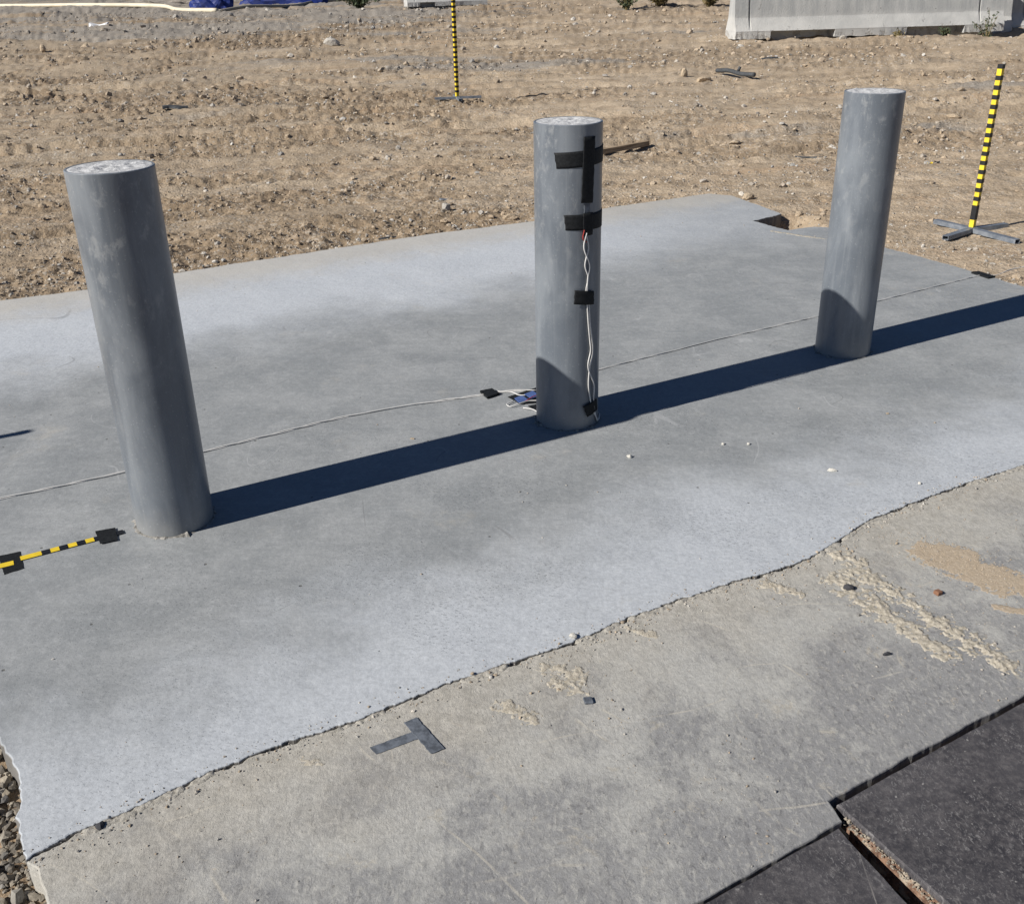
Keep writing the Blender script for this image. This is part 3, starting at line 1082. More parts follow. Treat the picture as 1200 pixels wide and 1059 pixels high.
# ---- gravel at the broken front left corner
gx = RNG.uniform(-1.6, -0.55, 16000)
gy = RNG.uniform(0.85, 2.1, 16000)
ok = off_slab(gx, gy, 0.004) & ~inside(gx, gy, np.array(ccw(old_pts))[::6])
gx, gy = gx[ok], gy[ok]
gs = np.clip(RNG.lognormal(-5.1, 0.5, len(gx)), 0.002, 0.012)
scatter_fast('fine_gravel', np.stack([gx, gy, terrain(gx, gy) + gs * 0.3], 1), gs, MT['gravel'], 'fine grey gravel beside the front left corner of the slab', 'gravel')
GR_ME = [raw_mesh('gravel_stone', v, f) for v, f in PEB]
for me in GR_ME:
    me.materials.append(MT['gravel1'])
cnt = 0
placed = []
for _ in range(5000):
    px, py = RNG.uniform(-1.35, -0.68), RNG.uniform(0.95, 1.75)
    r = float(np.clip(RNG.lognormal(-4.45, 0.5), 0.007, 0.030))
    P1 = np.array([px])
    P2 = np.array([py])
    m = r * 0.7
    if not off_slab(P1, P2, m)[0] or inside(P1 + m, P2, np.array(ccw(old_pts))[::6])[0] or inside(P1, P2, np.array(ccw(old_pts))[::6])[0]:
        continue
    if any((px - a) ** 2 + (py - b) ** 2 < (0.75 * (r + c)) ** 2 for a, b, c in placed):
        continue
    placed.append((px, py, r))
    o = bpy.data.objects.new('gravel_stone', GR_ME[cnt % len(GR_ME)])
    COL.objects.link(o)
    o.location = (px, py, float(terrain(P1, P2)[0]) + r * 0.35)
    o.scale = [r] * 3
    o.rotation_euler = (RNG.uniform(-.3, .3), RNG.uniform(-.3, .3), RNG.uniform(0, 6.28))
    tag(o, 'one of the loose gravel stones beside the broken front left slab corner', 'stone', 'gravel stones at the front left corner')
    cnt += 1
    if cnt >= 250:
        break

# ---- crumbs along the joint between the slabs, and grit on the apron
k = RNG.integers(0, int(len(fr) * 0.62), 1500)
side = RNG.normal(0.012, 0.022, len(k))
cp = fr[k] + nf[k] * side[:, None] + RNG.normal(0, 0.004, (len(k), 2))
cs = np.clip(RNG.lognormal(-6.6, 0.5, len(k)), 0.0007, 0.0055)
zz = np.where(side > 0.006, OLDZ, np.where(side < -0.006, 0.0, -0.018))
keep = (side > 0.006) | (side < -0.006) | (RNG.uniform(0, 1, len(k)) < 0.5)
scatter_fast('joint_crumbs', np.stack([cp[:, 0], cp[:, 1], zz + cs * 0.4], 1)[keep], cs[keep], MT['pebble'], 'crumbled concrete bits along the ragged joint between the slabs', 'crumbs')

APR = ccw(old_pts)[::4]
ax = RNG.uniform(-0.8, 2.0, 9000)
ay = RNG.uniform(1.1, 2.9, 9000)
dd = np.clip(0.15 + 1.6 * fbm(ax * 2.2, ay * 2.2, 3, 90), 0.02, 1)
hot = np.zeros_like(ax)
for hx, hy, hr in ((0.10, 1.86, 0.09), (0.0, 1.73, 0.07), (0.72, 2.18, 0.13), (0.9, 2.2, 0.2), (0.3, 2.0, 0.06), (1.2, 2.3, 0.15), (1.0, 2.0, 0.2)):
    hot = np.maximum(hot, np.exp(-((ax - hx) ** 2 + (ay - hy) ** 2) / hr ** 2))
ok = inside(ax, ay, APR) & (RNG.uniform(0, 1, len(ax)) < np.clip(dd * 0.5 + hot, 0, 1))
ax, ay = ax[ok], ay[ok]
as_ = np.clip(RNG.lognormal(-6.7, 0.5, len(ax)), 0.0006, 0.0050)
scatter_fast('apron_grit', np.stack([ax, ay, OLDZ + as_ * 0.45], 1), as_, MT['pebble'], 'fine grit and crumbs strewn over the old concrete apron', 'grit')

sx_ = RNG.uniform(-2.5, 2.6, 1500)
sy_ = RNG.uniform(1.5, 7.0, 1500)
ok = inside(sx_, sy_, SLAB)
ok &= RNG.uniform(0, 1, len(sx_)) < np.clip(0.2 + fbm(sx_, sy_, 2, 95), 0.05, 1) * 0.5
sx_, sy_ = sx_[ok], sy_[ok]
ss = np.clip(RNG.lognormal(-6.35, 0.5, len(sx_)), 0.001, 0.0055)
scatter_fast('slab_grit', np.stack([sx_, sy_, ss * 0.45], 1), ss, MT['pebble'], 'sparse tiny stones strewn over the newer grey slab', 'grit')


# dirt packed in the plate joint
MT['joint_dirt'] = mat_sand('packed_joint_dirt', (0.22, 0.19, 0.15), (0.36, 0.32, 0.26))
t = RNG.uniform(-0.02, 0.30, 420)
q = np.array([0.622, 1.405])[None] + t[:, None] * np.array([d.x, d.y]) + RNG.uniform(-0.012, 0.022, 420)[:, None] * np.array([s.x, s.y])
js = np.clip(RNG.lognormal(-6.3, 0.45, 420), 0.0008, 0.004)
scatter_fast('joint_dirt', np.stack([q[:, 0], q[:, 1], OLDZ - 0.010 - 0.05 * np.clip(t - 0.1, 0, 1) + js * 0.2], 1), js, MT['joint_dirt'], 'tan dirt and crumbs packed into the joint between the plates', 'dirt')


# ------------------------------------------------------------------ dried mud and sand lying on the apron
def patch(name, segs, mat, label, cat_, seed, amp=0.012, freq=28, step=0.004, z0=OLDZ, cut=0.25, nz=1.0):
    amp *= 0.45
    A = np.array([[*s_[0], *s_[1]] for s_ in segs])
    pad = max(s_[2] for s_ in segs) * 1.3
    X, Y = np.meshgrid(np.arange(min(A[:, 0].min(), A[:, 2].min()) - pad, max(A[:, 0].max(), A[:, 2].max()) + pad, step),
                       np.arange(min(A[:, 1].min(), A[:, 3].min()) - pad, max(A[:, 1].max(), A[:, 3].max()) + pad, step))
    h = np.full(X.shape, -1.0)
    for (a, b, wd) in segs:
        a, b = np.array(a), np.array(b)
        l2 = max(((b - a) ** 2).sum(), 1e-9)
        tt = np.clip(((X - a[0]) * (b - a)[0] + (Y - a[1]) * (b - a)[1]) / l2, 0, 1)
        dist = np.hypot(X - a[0] - tt * (b - a)[0], Y - a[1] - tt * (b - a)[1])
        h = np.maximum(h, 1 - (dist / wd) ** 2)
    n = fbm(X * freq, Y * freq, 4, seed, 0.62)
    h = 0.9 * h + nz * 0.75 * n + nz * 0.55 * fbm(X * freq * 3.1, Y * freq * 3.1, 3, seed + 3, 0.7) - cut
    zz_ = np.clip(h, -0.25, None) * amp * (0.75 + 0.5 * fbm(X * freq * 3, Y * freq * 3, 2, seed + 7))
    zz_ = np.where(h < 0, -0.004, np.maximum(zz_, 0.0003))
    idx = -np.ones(X.shape, int)
    m = h > 0
    cell = m[:-1, :-1] | m[1:, :-1] | m[:-1, 1:] | m[1:, 1:]
    use = np.zeros(X.shape, bool)
    use[:-1, :-1] |= cell
    use[1:, :-1] |= cell
    use[:-1, 1:] |= cell
    use[1:, 1:] |= cell
    idx[use] = np.arange(use.sum())
    V_ = np.stack([X[use], Y[use], zz_[use] + z0], 1)
    ii, jj = np.nonzero(cell)
    F_ = np.stack([idx[ii, jj], idx[ii, jj + 1], idx[ii + 1, jj + 1], idx[ii + 1, jj]], 1)
    o = mk(name, V_, F_, mat, smooth=True)
    tag(o, label, cat_, kind='stuff')
    return o


patch('dried_mud', [((0.885, 2.345), (0.925, 2.31), 0.038), ((0.905, 2.27), (0.975, 2.15), 0.046), ((0.975, 2.15), (1.03, 2.03), 0.030),
                    ((1.03, 2.03), (1.085, 1.925), 0.050), ((1.085, 1.925), (1.12, 1.85), 0.036)], MT['mud'],
      'long pale ridge of dried mud running across the apron on the right', 'mud', 100, 0.013, 34, cut=0.42)
patch('dried_mud', [((0.845, 2.22), (0.90, 2.10), 0.055), ((0.90, 2.10), (0.935, 2.03), 0.05)], MT['mud'],
      'pale crusted mud patch beside the dark stone on the apron', 'mud', 101, 0.011, 34, cut=0.42)
patch('dried_mud', [((0.955, 1.99), (1.0, 1.90), 0.032)], MT['mud'], 'short pale mud crust below the long mud ridge', 'mud', 102, 0.010)
patch('dried_mud', [((0.075, 1.885), (0.15, 1.85), 0.03), ((0.09, 1.83), (0.14, 1.80), 0.03)], MT['mud'],
      'crumbly tan mud patch above the small grey square chip', 'mud', 103, 0.007, 45, cut=0.35)
patch('dried_mud', [((-0.03, 1.755), (0.035, 1.71), 0.028)], MT['mud'], 'crumbly tan mud patch to the right of the duct tape cross', 'mud', 104, 0.006, 45, cut=0.35)
patch('dried_mud', [((0.28, 2.03), (0.33, 2.005), 0.018)], MT['mud'], 'small tan mud crust close to the joint, midway along it', 'mud', 105, 0.005, 45, cut=0.3)
patch('dried_mud', [((0.66, 2.21), (0.72, 2.17), 0.03)], MT['mud'], 'lumpy tan mud patch below the kink of the slab joint', 'mud', 106, 0.009, 36, cut=0.3)
patch('dried_mud', [((-0.44, 1.60), (-0.41, 1.59), 0.014)], MT['mud'], 'tiny tan mud crust left of the duct tape cross', 'mud', 107, 0.004, 50, cut=0.3)
jd = []
for k0 in RNG.integers(20, int(len(fr) * 0.62), 26):
    k1 = min(k0 + int(RNG.integers(4, 26)), len(fr) - 1)
    jd.append((tuple(fr[k0] + nf[k0] * 0.006), tuple(fr[k1] + nf[k1] * 0.007), float(RNG.uniform(0.006, 0.016))))
MT['joint_dust'] = mat_sand('grey_joint_dust', (0.31, 0.29, 0.25), (0.43, 0.41, 0.365))
patch('joint_dust', jd, MT['joint_dust'], 'grey crumbled dust filling stretches of the joint between the slabs', 'dust', 120, 0.009, 60, cut=0.2, nz=0.8)
patch('orange_sand', [((1.14, 2.345), (1.25, 2.20), 0.075), ((1.25, 2.25), (1.34, 2.15), 0.06), ((1.18, 2.36), (1.22, 2.34), 0.05)], MT['sand'],
      'thin drift of orange sand on the apron at the right', 'sand', 110, 0.0022, 40, 0.003, cut=0.18, nz=0.6)
patch('orange_sand', [((1.20, 2.085), (1.27, 2.06), 0.018)], MT['sand'], 'small streak of orange sand below the larger sand drift', 'sand', 111, 0.003, 26, cut=0.1, nz=0.6)
patch('dirt_streak', [((1.62, 6.10), (1.80, 5.93), 0.020), ((1.80, 5.93), (1.95, 5.83), 0.012)], MT['mud'],
      'thin brown dirt streak on the slab below the notch', 'dirt', 112, 0.004, 20, z0=0.0, cut=0.25)


gx2 = RNG.normal(1.22, 0.085, 1600)
gy2 = 2.265 - (gx2 - 1.22) * 0.9 + RNG.normal(0, 0.055, 1600)
gk2 = inside(gx2, gy2, APR)
gs2 = np.clip(RNG.lognormal(-7.0, 0.4, len(gx2)), 0.0005, 0.0028)
scatter_fast('sand_grains', np.stack([gx2, gy2, OLDZ + gs2 * 0.4], 1)[gk2], gs2[gk2], MT['sand'], 'loose orange sand grains around the sand drift', 'sand')


# ------------------------------------------------------------------ bollards
BH, BR = 1.023, 0.11


def bollard(loc, label, seed):
    o = empty('steel_bollard', loc)
    n = 96
    V, Fc = [], []
    prof = [(BR, -0.10), (BR, 0.25), (BR, 0.5), (BR, 0.75), (BR, BH - 0.002), (BR, BH - 0.002), (BR - 0.0018, BH), (BR - 0.0018, BH), (BR - 0.0065, BH),
            (BR - 0.0065, BH), (BR - 0.0068, BH - 0.06)]
    for (r, z_) in prof:
        for k in range(n):
            an = 2 * math.pi * k / n
            V.append((r * math.cos(an), r * math.sin(an), z_))
    for i in range(len(prof) - 1):
        if prof[i] == prof[i + 1]:
            continue
        for k in range(n):
            k2 = (k + 1) % n
            Fc.append((i * n + k, i * n + k2, (i + 1) * n + k2, (i + 1) * n + k))
    pipe = mk('pipe', V, Fc, MT['pipe'], o, smooth=True)
    # mortar fill, slightly domed and rough
    V, Fc = [(0, 0, BH + 0.0005)], []
    nr, n2 = 22, 72
    for i in range(1, nr + 1):
        r = (BR - 0.0075) * i / nr
        for k in range(n2):
            an = 2 * math.pi * k / n2
            xx, yy = r * math.cos(an), r * math.sin(an)
            e = 1 - (i / nr) ** 6
            h = 0.0035 * float(fbm(np.array([xx * 30]), np.array([yy * 30]), 3, seed, 0.6)[0]) + 0.0012 * math.sin(9 * math.hypot(xx - 0.03, yy + 0.01) * 40 / 3)
            V.append((xx, yy, BH - 0.0009 + e * (0.0018 + h)))
    for k in range(n2):
        Fc.append((0, 1 + k, 1 + (k + 1) % n2))
    for i in range(nr - 1):
        for k in range(n2):
            k2 = (k + 1) % n2
            Fc.append((1 + i * n2 + k, 1 + (i + 1) * n2 + k, 1 + (i + 1) * n2 + k2, 1 + i * n2 + k2))
    mk('mortar_fill', V, Fc, MT['fill'], o, smooth=True)
    # rough grout bead round the foot
    V, Fc = [], []
    n3 = 90
    for k in range(n3):
        an = 2 * math.pi * k / n3
        wv = float(fbm(np.array([math.cos(an) * 5]), np.array([math.sin(an) * 5]), 4, seed + 3, 0.65)[0])
        wd = 0.008 + 0.016 * max(0, wv)
        ht = 0.0015 + 0.007 * max(0, wv + 0.1)
        for r, z_ in ((BR - 0.002, ht), (BR + wd * 0.4, ht * 0.8), (BR + wd, -0.001)):
            V.append((r * math.cos(an), r * math.sin(an), z_))
    for k in range(n3):
        k2 = (k + 1) % n3
        for r in range(2):
            Fc.append((k * 3 + r, k * 3 + r + 1, k2 * 3 + r + 1, k2 * 3 + r))
    mk('grout_bead', V, Fc, MT['grout'], o)
    tag(o, label, 'bollard', 'steel bollards on the slab')
    return pipe


B1, B2, B3 = (-1.006, 2.630, 0), (0.2006, 3.315, 0), (1.388, 3.966, 0)
bollard(B1, 'plain grey steel bollard closest to the yellow and black floor tape', 11)
bb = bollard(B2, 'grey steel bollard wrapped with black tape strips and hanging white wires', 23)
bollard(B3, 'plain grey steel bollard nearest the yellow and black cross-footed post', 37)


def wrap(name, corners, r, mat, parent, na=28, nz=6, th=0.0006, label=None):
    """tape strip bent on the bollard; corners (az deg, z): lower left, lower right, upper right, upper left"""
    (a0, z0), (a1, z1), (a2, z2), (a3, z3) = corners
    V, Fc = [], []
    for j in range(nz + 1):
        t_ = j / nz
        for i in range(na + 1):
            q_ = i / na
            lo = np.array((a0, z0)) * (1 - q_) + np.array((a1, z1)) * q_
            hi = np.array((a3, z3)) * (1 - q_) + np.array((a2, z2)) * q_
            a_, z_ = lo * (1 - t_) + hi * t_
            if i in (0, na):
                a_ += 0.8 * (((j * 7) % 3) - 1) * 0.5
            an = math.radians(a_)
            rr = r + 0.0005 * float(perlin(np.array([a_ * 0.15]), np.array([z_ * 90]), 8)[0])
            V.append((rr * math.cos(an), rr * math.sin(an), z_))
    nV = len(V)
    V += [(x_ * (r - th - 0.0004) / r, y_ * (r - th - 0.0004) / r, z_) for x_, y_, z_ in V]
    w1 = na + 1
    for j in range(nz):
        for i in range(na):
            a_ = j * w1 + i
            Fc.append((a_, a_ + 1, a_ + w1 + 1, a_ + w1))
    rim = [i for i in range(w1)] + [j * w1 + na for j in range(1, nz + 1)] + [nz * w1 + i for i in range(na - 1, -1, -1)] + [j * w1 for j in range(nz - 1, 0, -1)]
    for p_, q_ in zip(rim, rim[1:] + rim[:1]):
        Fc.append((p_, p_ + nV, q_ + nV, q_))
    o = mk(name, V, Fc, mat, parent, smooth=True)
    if label:
        o['label'] = label
    return o


RT = BR + 0.0018
wrap('tape_strip', [(248, 0.893), (385, 0.905), (382, 0.955), (243.5, 0.941)], RT, MT['tape'], bb, 48)
wrap('tape_strip', [(263, 0.702), (388, 0.690), (386, 0.748), (260, 0.750)], RT, MT['tape'], bb, 46)
wrap('tape_strip', [(288.5, 0.786), (311.5, 0.782), (315, 0.986), (292.5, 0.987)], RT + 0.0012, MT['tape'], bb, 12, 16)
wrap('tape_strip', [(293, 0.681), (312, 0.680), (312, 0.752), (292, 0.752)], RT + 0.0012, MT['tape'], bb, 10)
wrap('tape_strip', [(276.8, 0.459), (315, 0.447), (314.5, 0.494), (278, 0.506)], RT + 0.006, MT['tape'], bb, 16)
wrap('tape_strip', [(303.5, 0.046), (332, 0.058), (327, 0.103), (294.5, 0.090)], RT + 0.006, MT['tape'], bb, 14)
# pale cable strip between the two upper tape crosses
wrap('gauge_lead', [(294, 0.75), (306, 0.75), (306, 0.79), (294, 0.79)], RT - 0.0004, MT['duct'], bb, 6)


def on_pole(l, r):
    return [(r * math.cos(math.radians(a)), r * math.sin(math.radians(a)), z_) for a, z_ in l]


W1 = [(297.5, 0.684), (302.5, 0.641), (296.0, 0.586), (302.5, 0.542), (298.8, 0.50), (304.6, 0.452), (308, 0.38), (315.5, 0.286), (308.4, 0.227), (306, 0.165), (311, 0.105), (318, 0.062), (327, 0.035), (338, 0.012), (354, 0.006), (372, 0.012), (395, 0.006)]
W2 = [(298.5, 0.690), (293.5, 0.643), (304.5, 0.584), (301.5, 0.542), (300.5, 0.50), (300.9, 0.453), (304, 0.38), (308, 0.318), (309.5, 0.285), (304.4, 0.229), (319.2, 0.159), (319, 0.101), (322, 0.062), (334, 0.012), (352, 0.020), (370, 0.006), (392, 0.006)]
pw = empty('pole_wire', B2)
for l, r in ((W1, BR + 0.0045), (W2, BR + 0.0052)):
    v_, f_ = tube(spline(on_pole(l, r), 8), 0.0024, 7)
    mk('strand', v_, f_, MT['wire'], pw, smooth=True)
v_, f_ = tube(spline(on_pole([(294, 0.700), (291.5, 0.675), (296, 0.664), (299, 0.660)], BR + 0.005), 6), 0.0016, 6)
mk('red_tail', v_, f_, MT['redwire'], pw, smooth=True)
tag(pw, 'pair of white wires hanging down the taped bollard', 'wire')


# ------------------------------------------------------------------ floor wires
def pair(name, path, label, zoff=0.003, amp=0.0050, pitch=0.34, rad=0.0023, mat='wire'):
    pts = spline(path, 26)
    o = empty(name, tuple(pts[0]))
    L = np.cumsum([0] + [np.linalg.norm(b - a) for a, b in zip(pts[:-1], pts[1:])])
    n_ = int(L[-1] / 0.012)
    s_ = np.linspace(0, L[-1], n_)
    P = np.array([np.interp(s_, L, np.array(pts)[:, k]) for k in range(3)]).T
    T = np.gradient(P, axis=0)
    T /= np.linalg.norm(T, axis=1)[:, None]
    S_ = np.stack([-T[:, 1], T[:, 0], 0 * T[:, 0]], 1)
    ph = 2 * np.pi * s_ / pitch + 5.0 * fbm(s_ * 1.7, s_ * 0, 2, 5)
    am = amp * (0.7 + 0.9 * np.clip(fbm(s_ * 5, s_ * 0 + 3, 2, 6), -0.5, 1))
    for sg in (0, math.pi):
        Q = P + S_ * (am * np.cos(ph + sg))[:, None]
        Q[:, 2] += zoff + 0.0022 * np.sin(ph + sg)
        v__, f__ = tube(Q - np.array(pts[0]), rad, 6)
        mk('strand', v__, f__, MT[mat], o, smooth=True)
    tag(o, label, 'wire')
    return o


pair('floor_wire', [(-1.75, 2.70, 0), (-1.59, 2.785, 0), (-1.42, 2.87, 0), (-1.26, 2.96, 0), (-1.04, 3.10, 0), (-0.84, 3.225, 0), (-0.62, 3.36, 0), (-0.40, 3.455, 0), (-0.20, 3.52, 0), (-0.09, 3.553, 0), (0.0, 3.585, 0), (0.10, 3.585, 0)],
     'twisted white wire pair on the slab left of the taped bollard')
pair('floor_wire', [(0.27, 3.72, 0), (0.36, 3.795, 0), (0.62, 3.955, 0), (0.88, 4.115, 0), (1.15, 4.265, 0), (1.44, 4.43, 0), (1.75, 4.62, 0), (2.1, 4.835, 0), (2.43, 5.03, 0), (2.50, 5.03, -0.003), (2.62, 5.12, 0.0), (2.71, 5.155, 0.005), (2.95, 5.30, 0.01)],
     'twisted white wire pair on the slab right of the taped bollard', amp=0.0026, rad=0.0016)
ld = empty('sensor_lead', (-0.02, 3.56, 0))
for l, m_, r_ in ((([(-0.03, 0.02, .004), (0.02, 0.01, .005), (0.05, -0.025, .006), (0.075, -0.03, .006)]), 'wire', 0.0022),
                  ([(0.03, -0.085, .006), (0.005, -0.115, .006), (0.02, -0.135, .005), (0.05, -0.12, .009), (0.085, -0.09, .007), (0.13, -0.085, .006)], 'wire', 0.0022),
                  ([(0.075, -0.095, .008), (0.10, -0.06, .010), (0.125, -0.03, .008)], 'redwire', 0.0017),
                  ([(0.065, -0.15, .005), (0.10, -0.17, .006), (0.12, -0.20, .005)], 'wire', 0.0022)):
    v_, f_ = tube(spline(l, 8), r_, 6)
    mk('lead', v_, f_, MT[m_], ld, smooth=True)
tag(ld, 'loose curled white and red sensor leads at the taped bollard foot', 'wire')


def flat(name, poly, z0, mat, parent=None, th=0.0009, step=0.006, rg=0.0011, seed=3):
    P = ccw(resample(poly, step, True))
    P = rag(P, True, rg, 90, seed)
    n_ = len(P)
    V_ = [(p_[0], p_[1], z0) for p_ in P] + [(p_[0], p_[1], z0 - th) for p_ in P]
    F_ = []
    for t_ in tessellate_polygon([[Vector((p_[0], p_[1], 0)) for p_ in P]]):
        a_, b_, c_ = [P[i] for i in t_]
        F_.append(tuple(t_) if (b_[0] - a_[0]) * (c_[1] - a_[1]) - (b_[1] - a_[1]) * (c_[0] - a_[0]) > 0 else tuple(t_)[::-1])
    for i in range(n_):
        F_.append((i, n_ + i, n_ + (i + 1) % n_, (i + 1) % n_))
    return mk(name, V_, F_, mat, parent)


def strip(a, b, w_, ends=(0, 0)):
    a, b = np.array(a), np.array(b)
    t_ = (b - a) / np.linalg.norm(b - a)
    n_ = np.array([-t_[1], t_[0]]) * w_ / 2
    return [tuple(a + n_ - t_ * ends[0]), tuple(a - n_), tuple(b - n_), tuple(b + n_ + t_ * ends[1])]


# gauge card beside the taped bollard
gc = empty('gauge_card', (0, 0, 0))
flat('backing_tape', [(-0.012, 3.528), (0.104, 3.622), (0.14, 3.56), (0.106, 3.462), (0.030, 3.452), (0.022, 3.478)], 0.0016, MT['tape'], gc)
flat('blue_pad', [(0.014, 3.507), (0.043, 3.536), (0.066, 3.489), (0.032, 3.462)], 0.0045, MT['blue'], gc, 0.003)
flat('blue_pad', [(0.052, 3.546), (0.085, 3.578), (0.110, 3.530), (0.078, 3.503)], 0.0045, MT['blue'], gc, 0.003)
flat('tape_flap', [(0.062, 3.43), (0.10, 3.447), (0.115, 3.40), (0.088, 3.385)], 0.004, MT['tape'], gc)
tag(gc, 'black taped card with two blue gauge pads behind the taped bollard', 'sensor card')
tag(flat('tape_patch', [(-0.118, 3.577), (-0.072, 3.598), (-0.042, 3.550), (-0.088, 3.512)], 0.0105, MT['tape'], th=0.009), 'small black tape square holding the floor wire left of the taped bollard', 'tape')
tag(flat('tape_patch', [(2.395, 5.075), (2.435, 5.085), (2.480, 4.985), (2.435, 4.965)], 0.0095, MT['tape'], th=0.009), 'small black tape strip holding the wire at the right slab edge', 'tape')

# black and yellow floor tape, left
tag(flat('tape_patch', [(-1.219, 2.561), (-1.167, 2.580), (-1.134, 2.506), (-1.178, 2.488), (-1.183, 2.497)], 0.0042, MT['tape']), 'black tape square on the right end of the striped floor tape', 'tape')
tag(flat('tape_patch', [(-1.446, 2.437), (-1.394, 2.460), (-1.344, 2.368), (-1.385, 2.338)], 0.0012, MT['tape']), 'black tape square under the left end of the striped floor tape', 'tape')
ft = empty('striped_floor_tape', (-1.375, 2.418, 0))
a_, b_ = np.array((-1.375, 2.418)), np.array((-1.135, 2.558))
tt_ = (b_ - a_) / np.linalg.norm(b_ - a_)
ln = np.linalg.norm(b_ - a_)
edges = [0, 0.055] + [0.055 + 0.0235 * k for k in range(1, 10)]
edges = [e for e in edges if e < ln] + [ln]
for i in range(len(edges) - 1):
    p_, q_ = a_ + tt_ * edges[i], a_ + tt_ * (edges[i + 1] - 0.0003)
    po = [(x_ + 1.375, y_ - 2.418) for x_, y_ in strip(p_, q_, 0.024)]
    yl = i % 2 == 0 and i < len(edges) - 2
    flat('yellow_band' if yl else 'black_band', po, 0.0032, MT['yellow'] if yl else MT['black'], ft, rg=0.0002)
tag(ft, 'yellow and black striped tape stuck to the slab beside the left bollard', 'tape')
ft2 = empty('striped_floor_tape', (-1.60, 2.27, 0))
a_, b_ = np.array((-1.62, 2.275)), np.array((-1.385, 2.398))
tt_ = (b_ - a_) / np.linalg.norm(b_ - a_)
ln = np.linalg.norm(b_ - a_)
for i in range(6):
    p_, q_ = a_ + tt_ * ln * i / 6, a_ + tt_ * (ln * (i + 1) / 6 - 0.0003)
    po = [(x_ + 1.60, y_ - 2.27) for x_, y_ in strip(p_, q_, 0.025)]
    flat('black_band' if i % 2 == 0 else 'yellow_band', po, 0.0022, MT['black'] if i % 2 == 0 else MT['yellow'], ft2, rg=0.0002)
tag(ft2, 'second striped floor tape running out of the picture at the left edge', 'tape')

# grey duct tape cross on the apron
dz = OLDZ
tag(flat('duct_tape', strip((-0.300, 1.622), (-0.198, 1.676), 0.026, (0.004, 0)), dz + 0.0014, MT['duct']), 'shorter stem of the grey duct tape T on the old apron', 'duct tape')
tag(flat('duct_tape', strip((-0.232, 1.713), (-0.168, 1.616), 0.030, (0, 0.003)), dz + 0.0028, MT['duct'], th=0.0020), 'wider crossbar of the grey duct tape T on the old apron', 'duct tape')


# ------------------------------------------------------------------ striped marker posts
def hollow_arm(L, w_, h_, t_=0.003):
    V_, F_ = [], []
    for x_ in (0, L):
        for (hw, z0_, z1_) in ((w_ / 2, 0, h_), (w_ / 2 - t_, t_, h_ - t_)):
            V_ += [(x_, -hw, z0_), (x_, hw, z0_), (x_, hw, z1_), (x_, -hw, z1_)]
    for k_ in range(4):
        k2 = (k_ + 1) % 4
        F_.append((k_, 8 + k_, 8 + k2, k2))
        F_.append((4 + k_, 4 + k2, 12 + k2, 12 + k_))
        F_.append((8 + k_, 12 + k_, 12 + k2, 8 + k2))
        F_.append((k_, k2, 4 + k2, 4 + k_))
    return V_, F_


def marker_post(loc, rz, H_, arms, label, w_=0.028, period=0.052, lean=(0, 0), first=0.022, armw=0.038, armh=0.026, lower_black=True, spin=20):
    o = empty('marker_post', loc, rz)
    for az, L in arms:
        v__, f__ = hollow_arm(L, armw, armh)
        mk('base_arm', v__, f__, MT['galv'], o, rot=(0, 0, math.radians(az)))
    hub = mk('base_hub', *box(-0.026, 0.026, -0.026, 0.026, armh, armh + 0.004), MT['galv'], o)
    v__, f__ = box(-w_ / 2, w_ / 2, -w_ / 2, w_ / 2, 0.030, H_)
    v__ = [(x_ + lean[0] * z_, y_ + lean[1] * z_, z_) for x_, y_, z_ in v__]
    post = mk('post', v__, f__, MT['yellow'], o, rot=(0, 0, math.radians(spin)))
    e = 0.0012
    z_ = 0.075
    zs = []
    if lower_black:
        zs.append((z_, z_ + 0.085))
        z_ += 0.085 + period * 0.5
    while z_ < H_ - 0.02:
        zs.append((z_, min(z_ + period * 0.47, H_ - 0.004)))
        z_ += period
    zs.append((H_ - 0.022, H_ + 0.001))
    if zs[-2][1] > zs[-1][0] - 0.008:
        zs.pop(-2)
    for (a__, b__) in zs:
        v__, f__ = box(-w_ / 2 - e, w_ / 2 + e, -w_ / 2 - e, w_ / 2 + e, a__, b__)
        v__ = [(x_ + lean[0] * zz__, y_ + lean[1] * zz__, zz__) for x_, y_, zz__ in v__]
        mk('black_band', v__, f__, MT['black'], post)
    tag(o, label, 'marker post')
    return o


marker_post((2.80, 6.03, -0.014), 0, 0.945, [(21, 0.27), (-67, 0.34), (219, 0.30), (117, 0.27)],
            'yellow and black striped post on a steel cross foot beside the slab', lean=(0.006, -0.005), spin=38)
marker_post((-0.578, 13.10, 0.075), math.radians(10), 1.25, [(0, 0.30), (180, 0.28), (90, 0.28), (270, 0.28)],
            'distant yellow and black striped post standing out on the dirt lot', w_=0.036, period=0.056, lower_black=False)
marker_post((-3.11, 2.555, -0.07), math.radians(25), 1.10, [(0, 0.3), (180, 0.3), (90, 0.3), (270, 0.3)],
            'striped post out of the picture on the left, casting the short shadow tip')


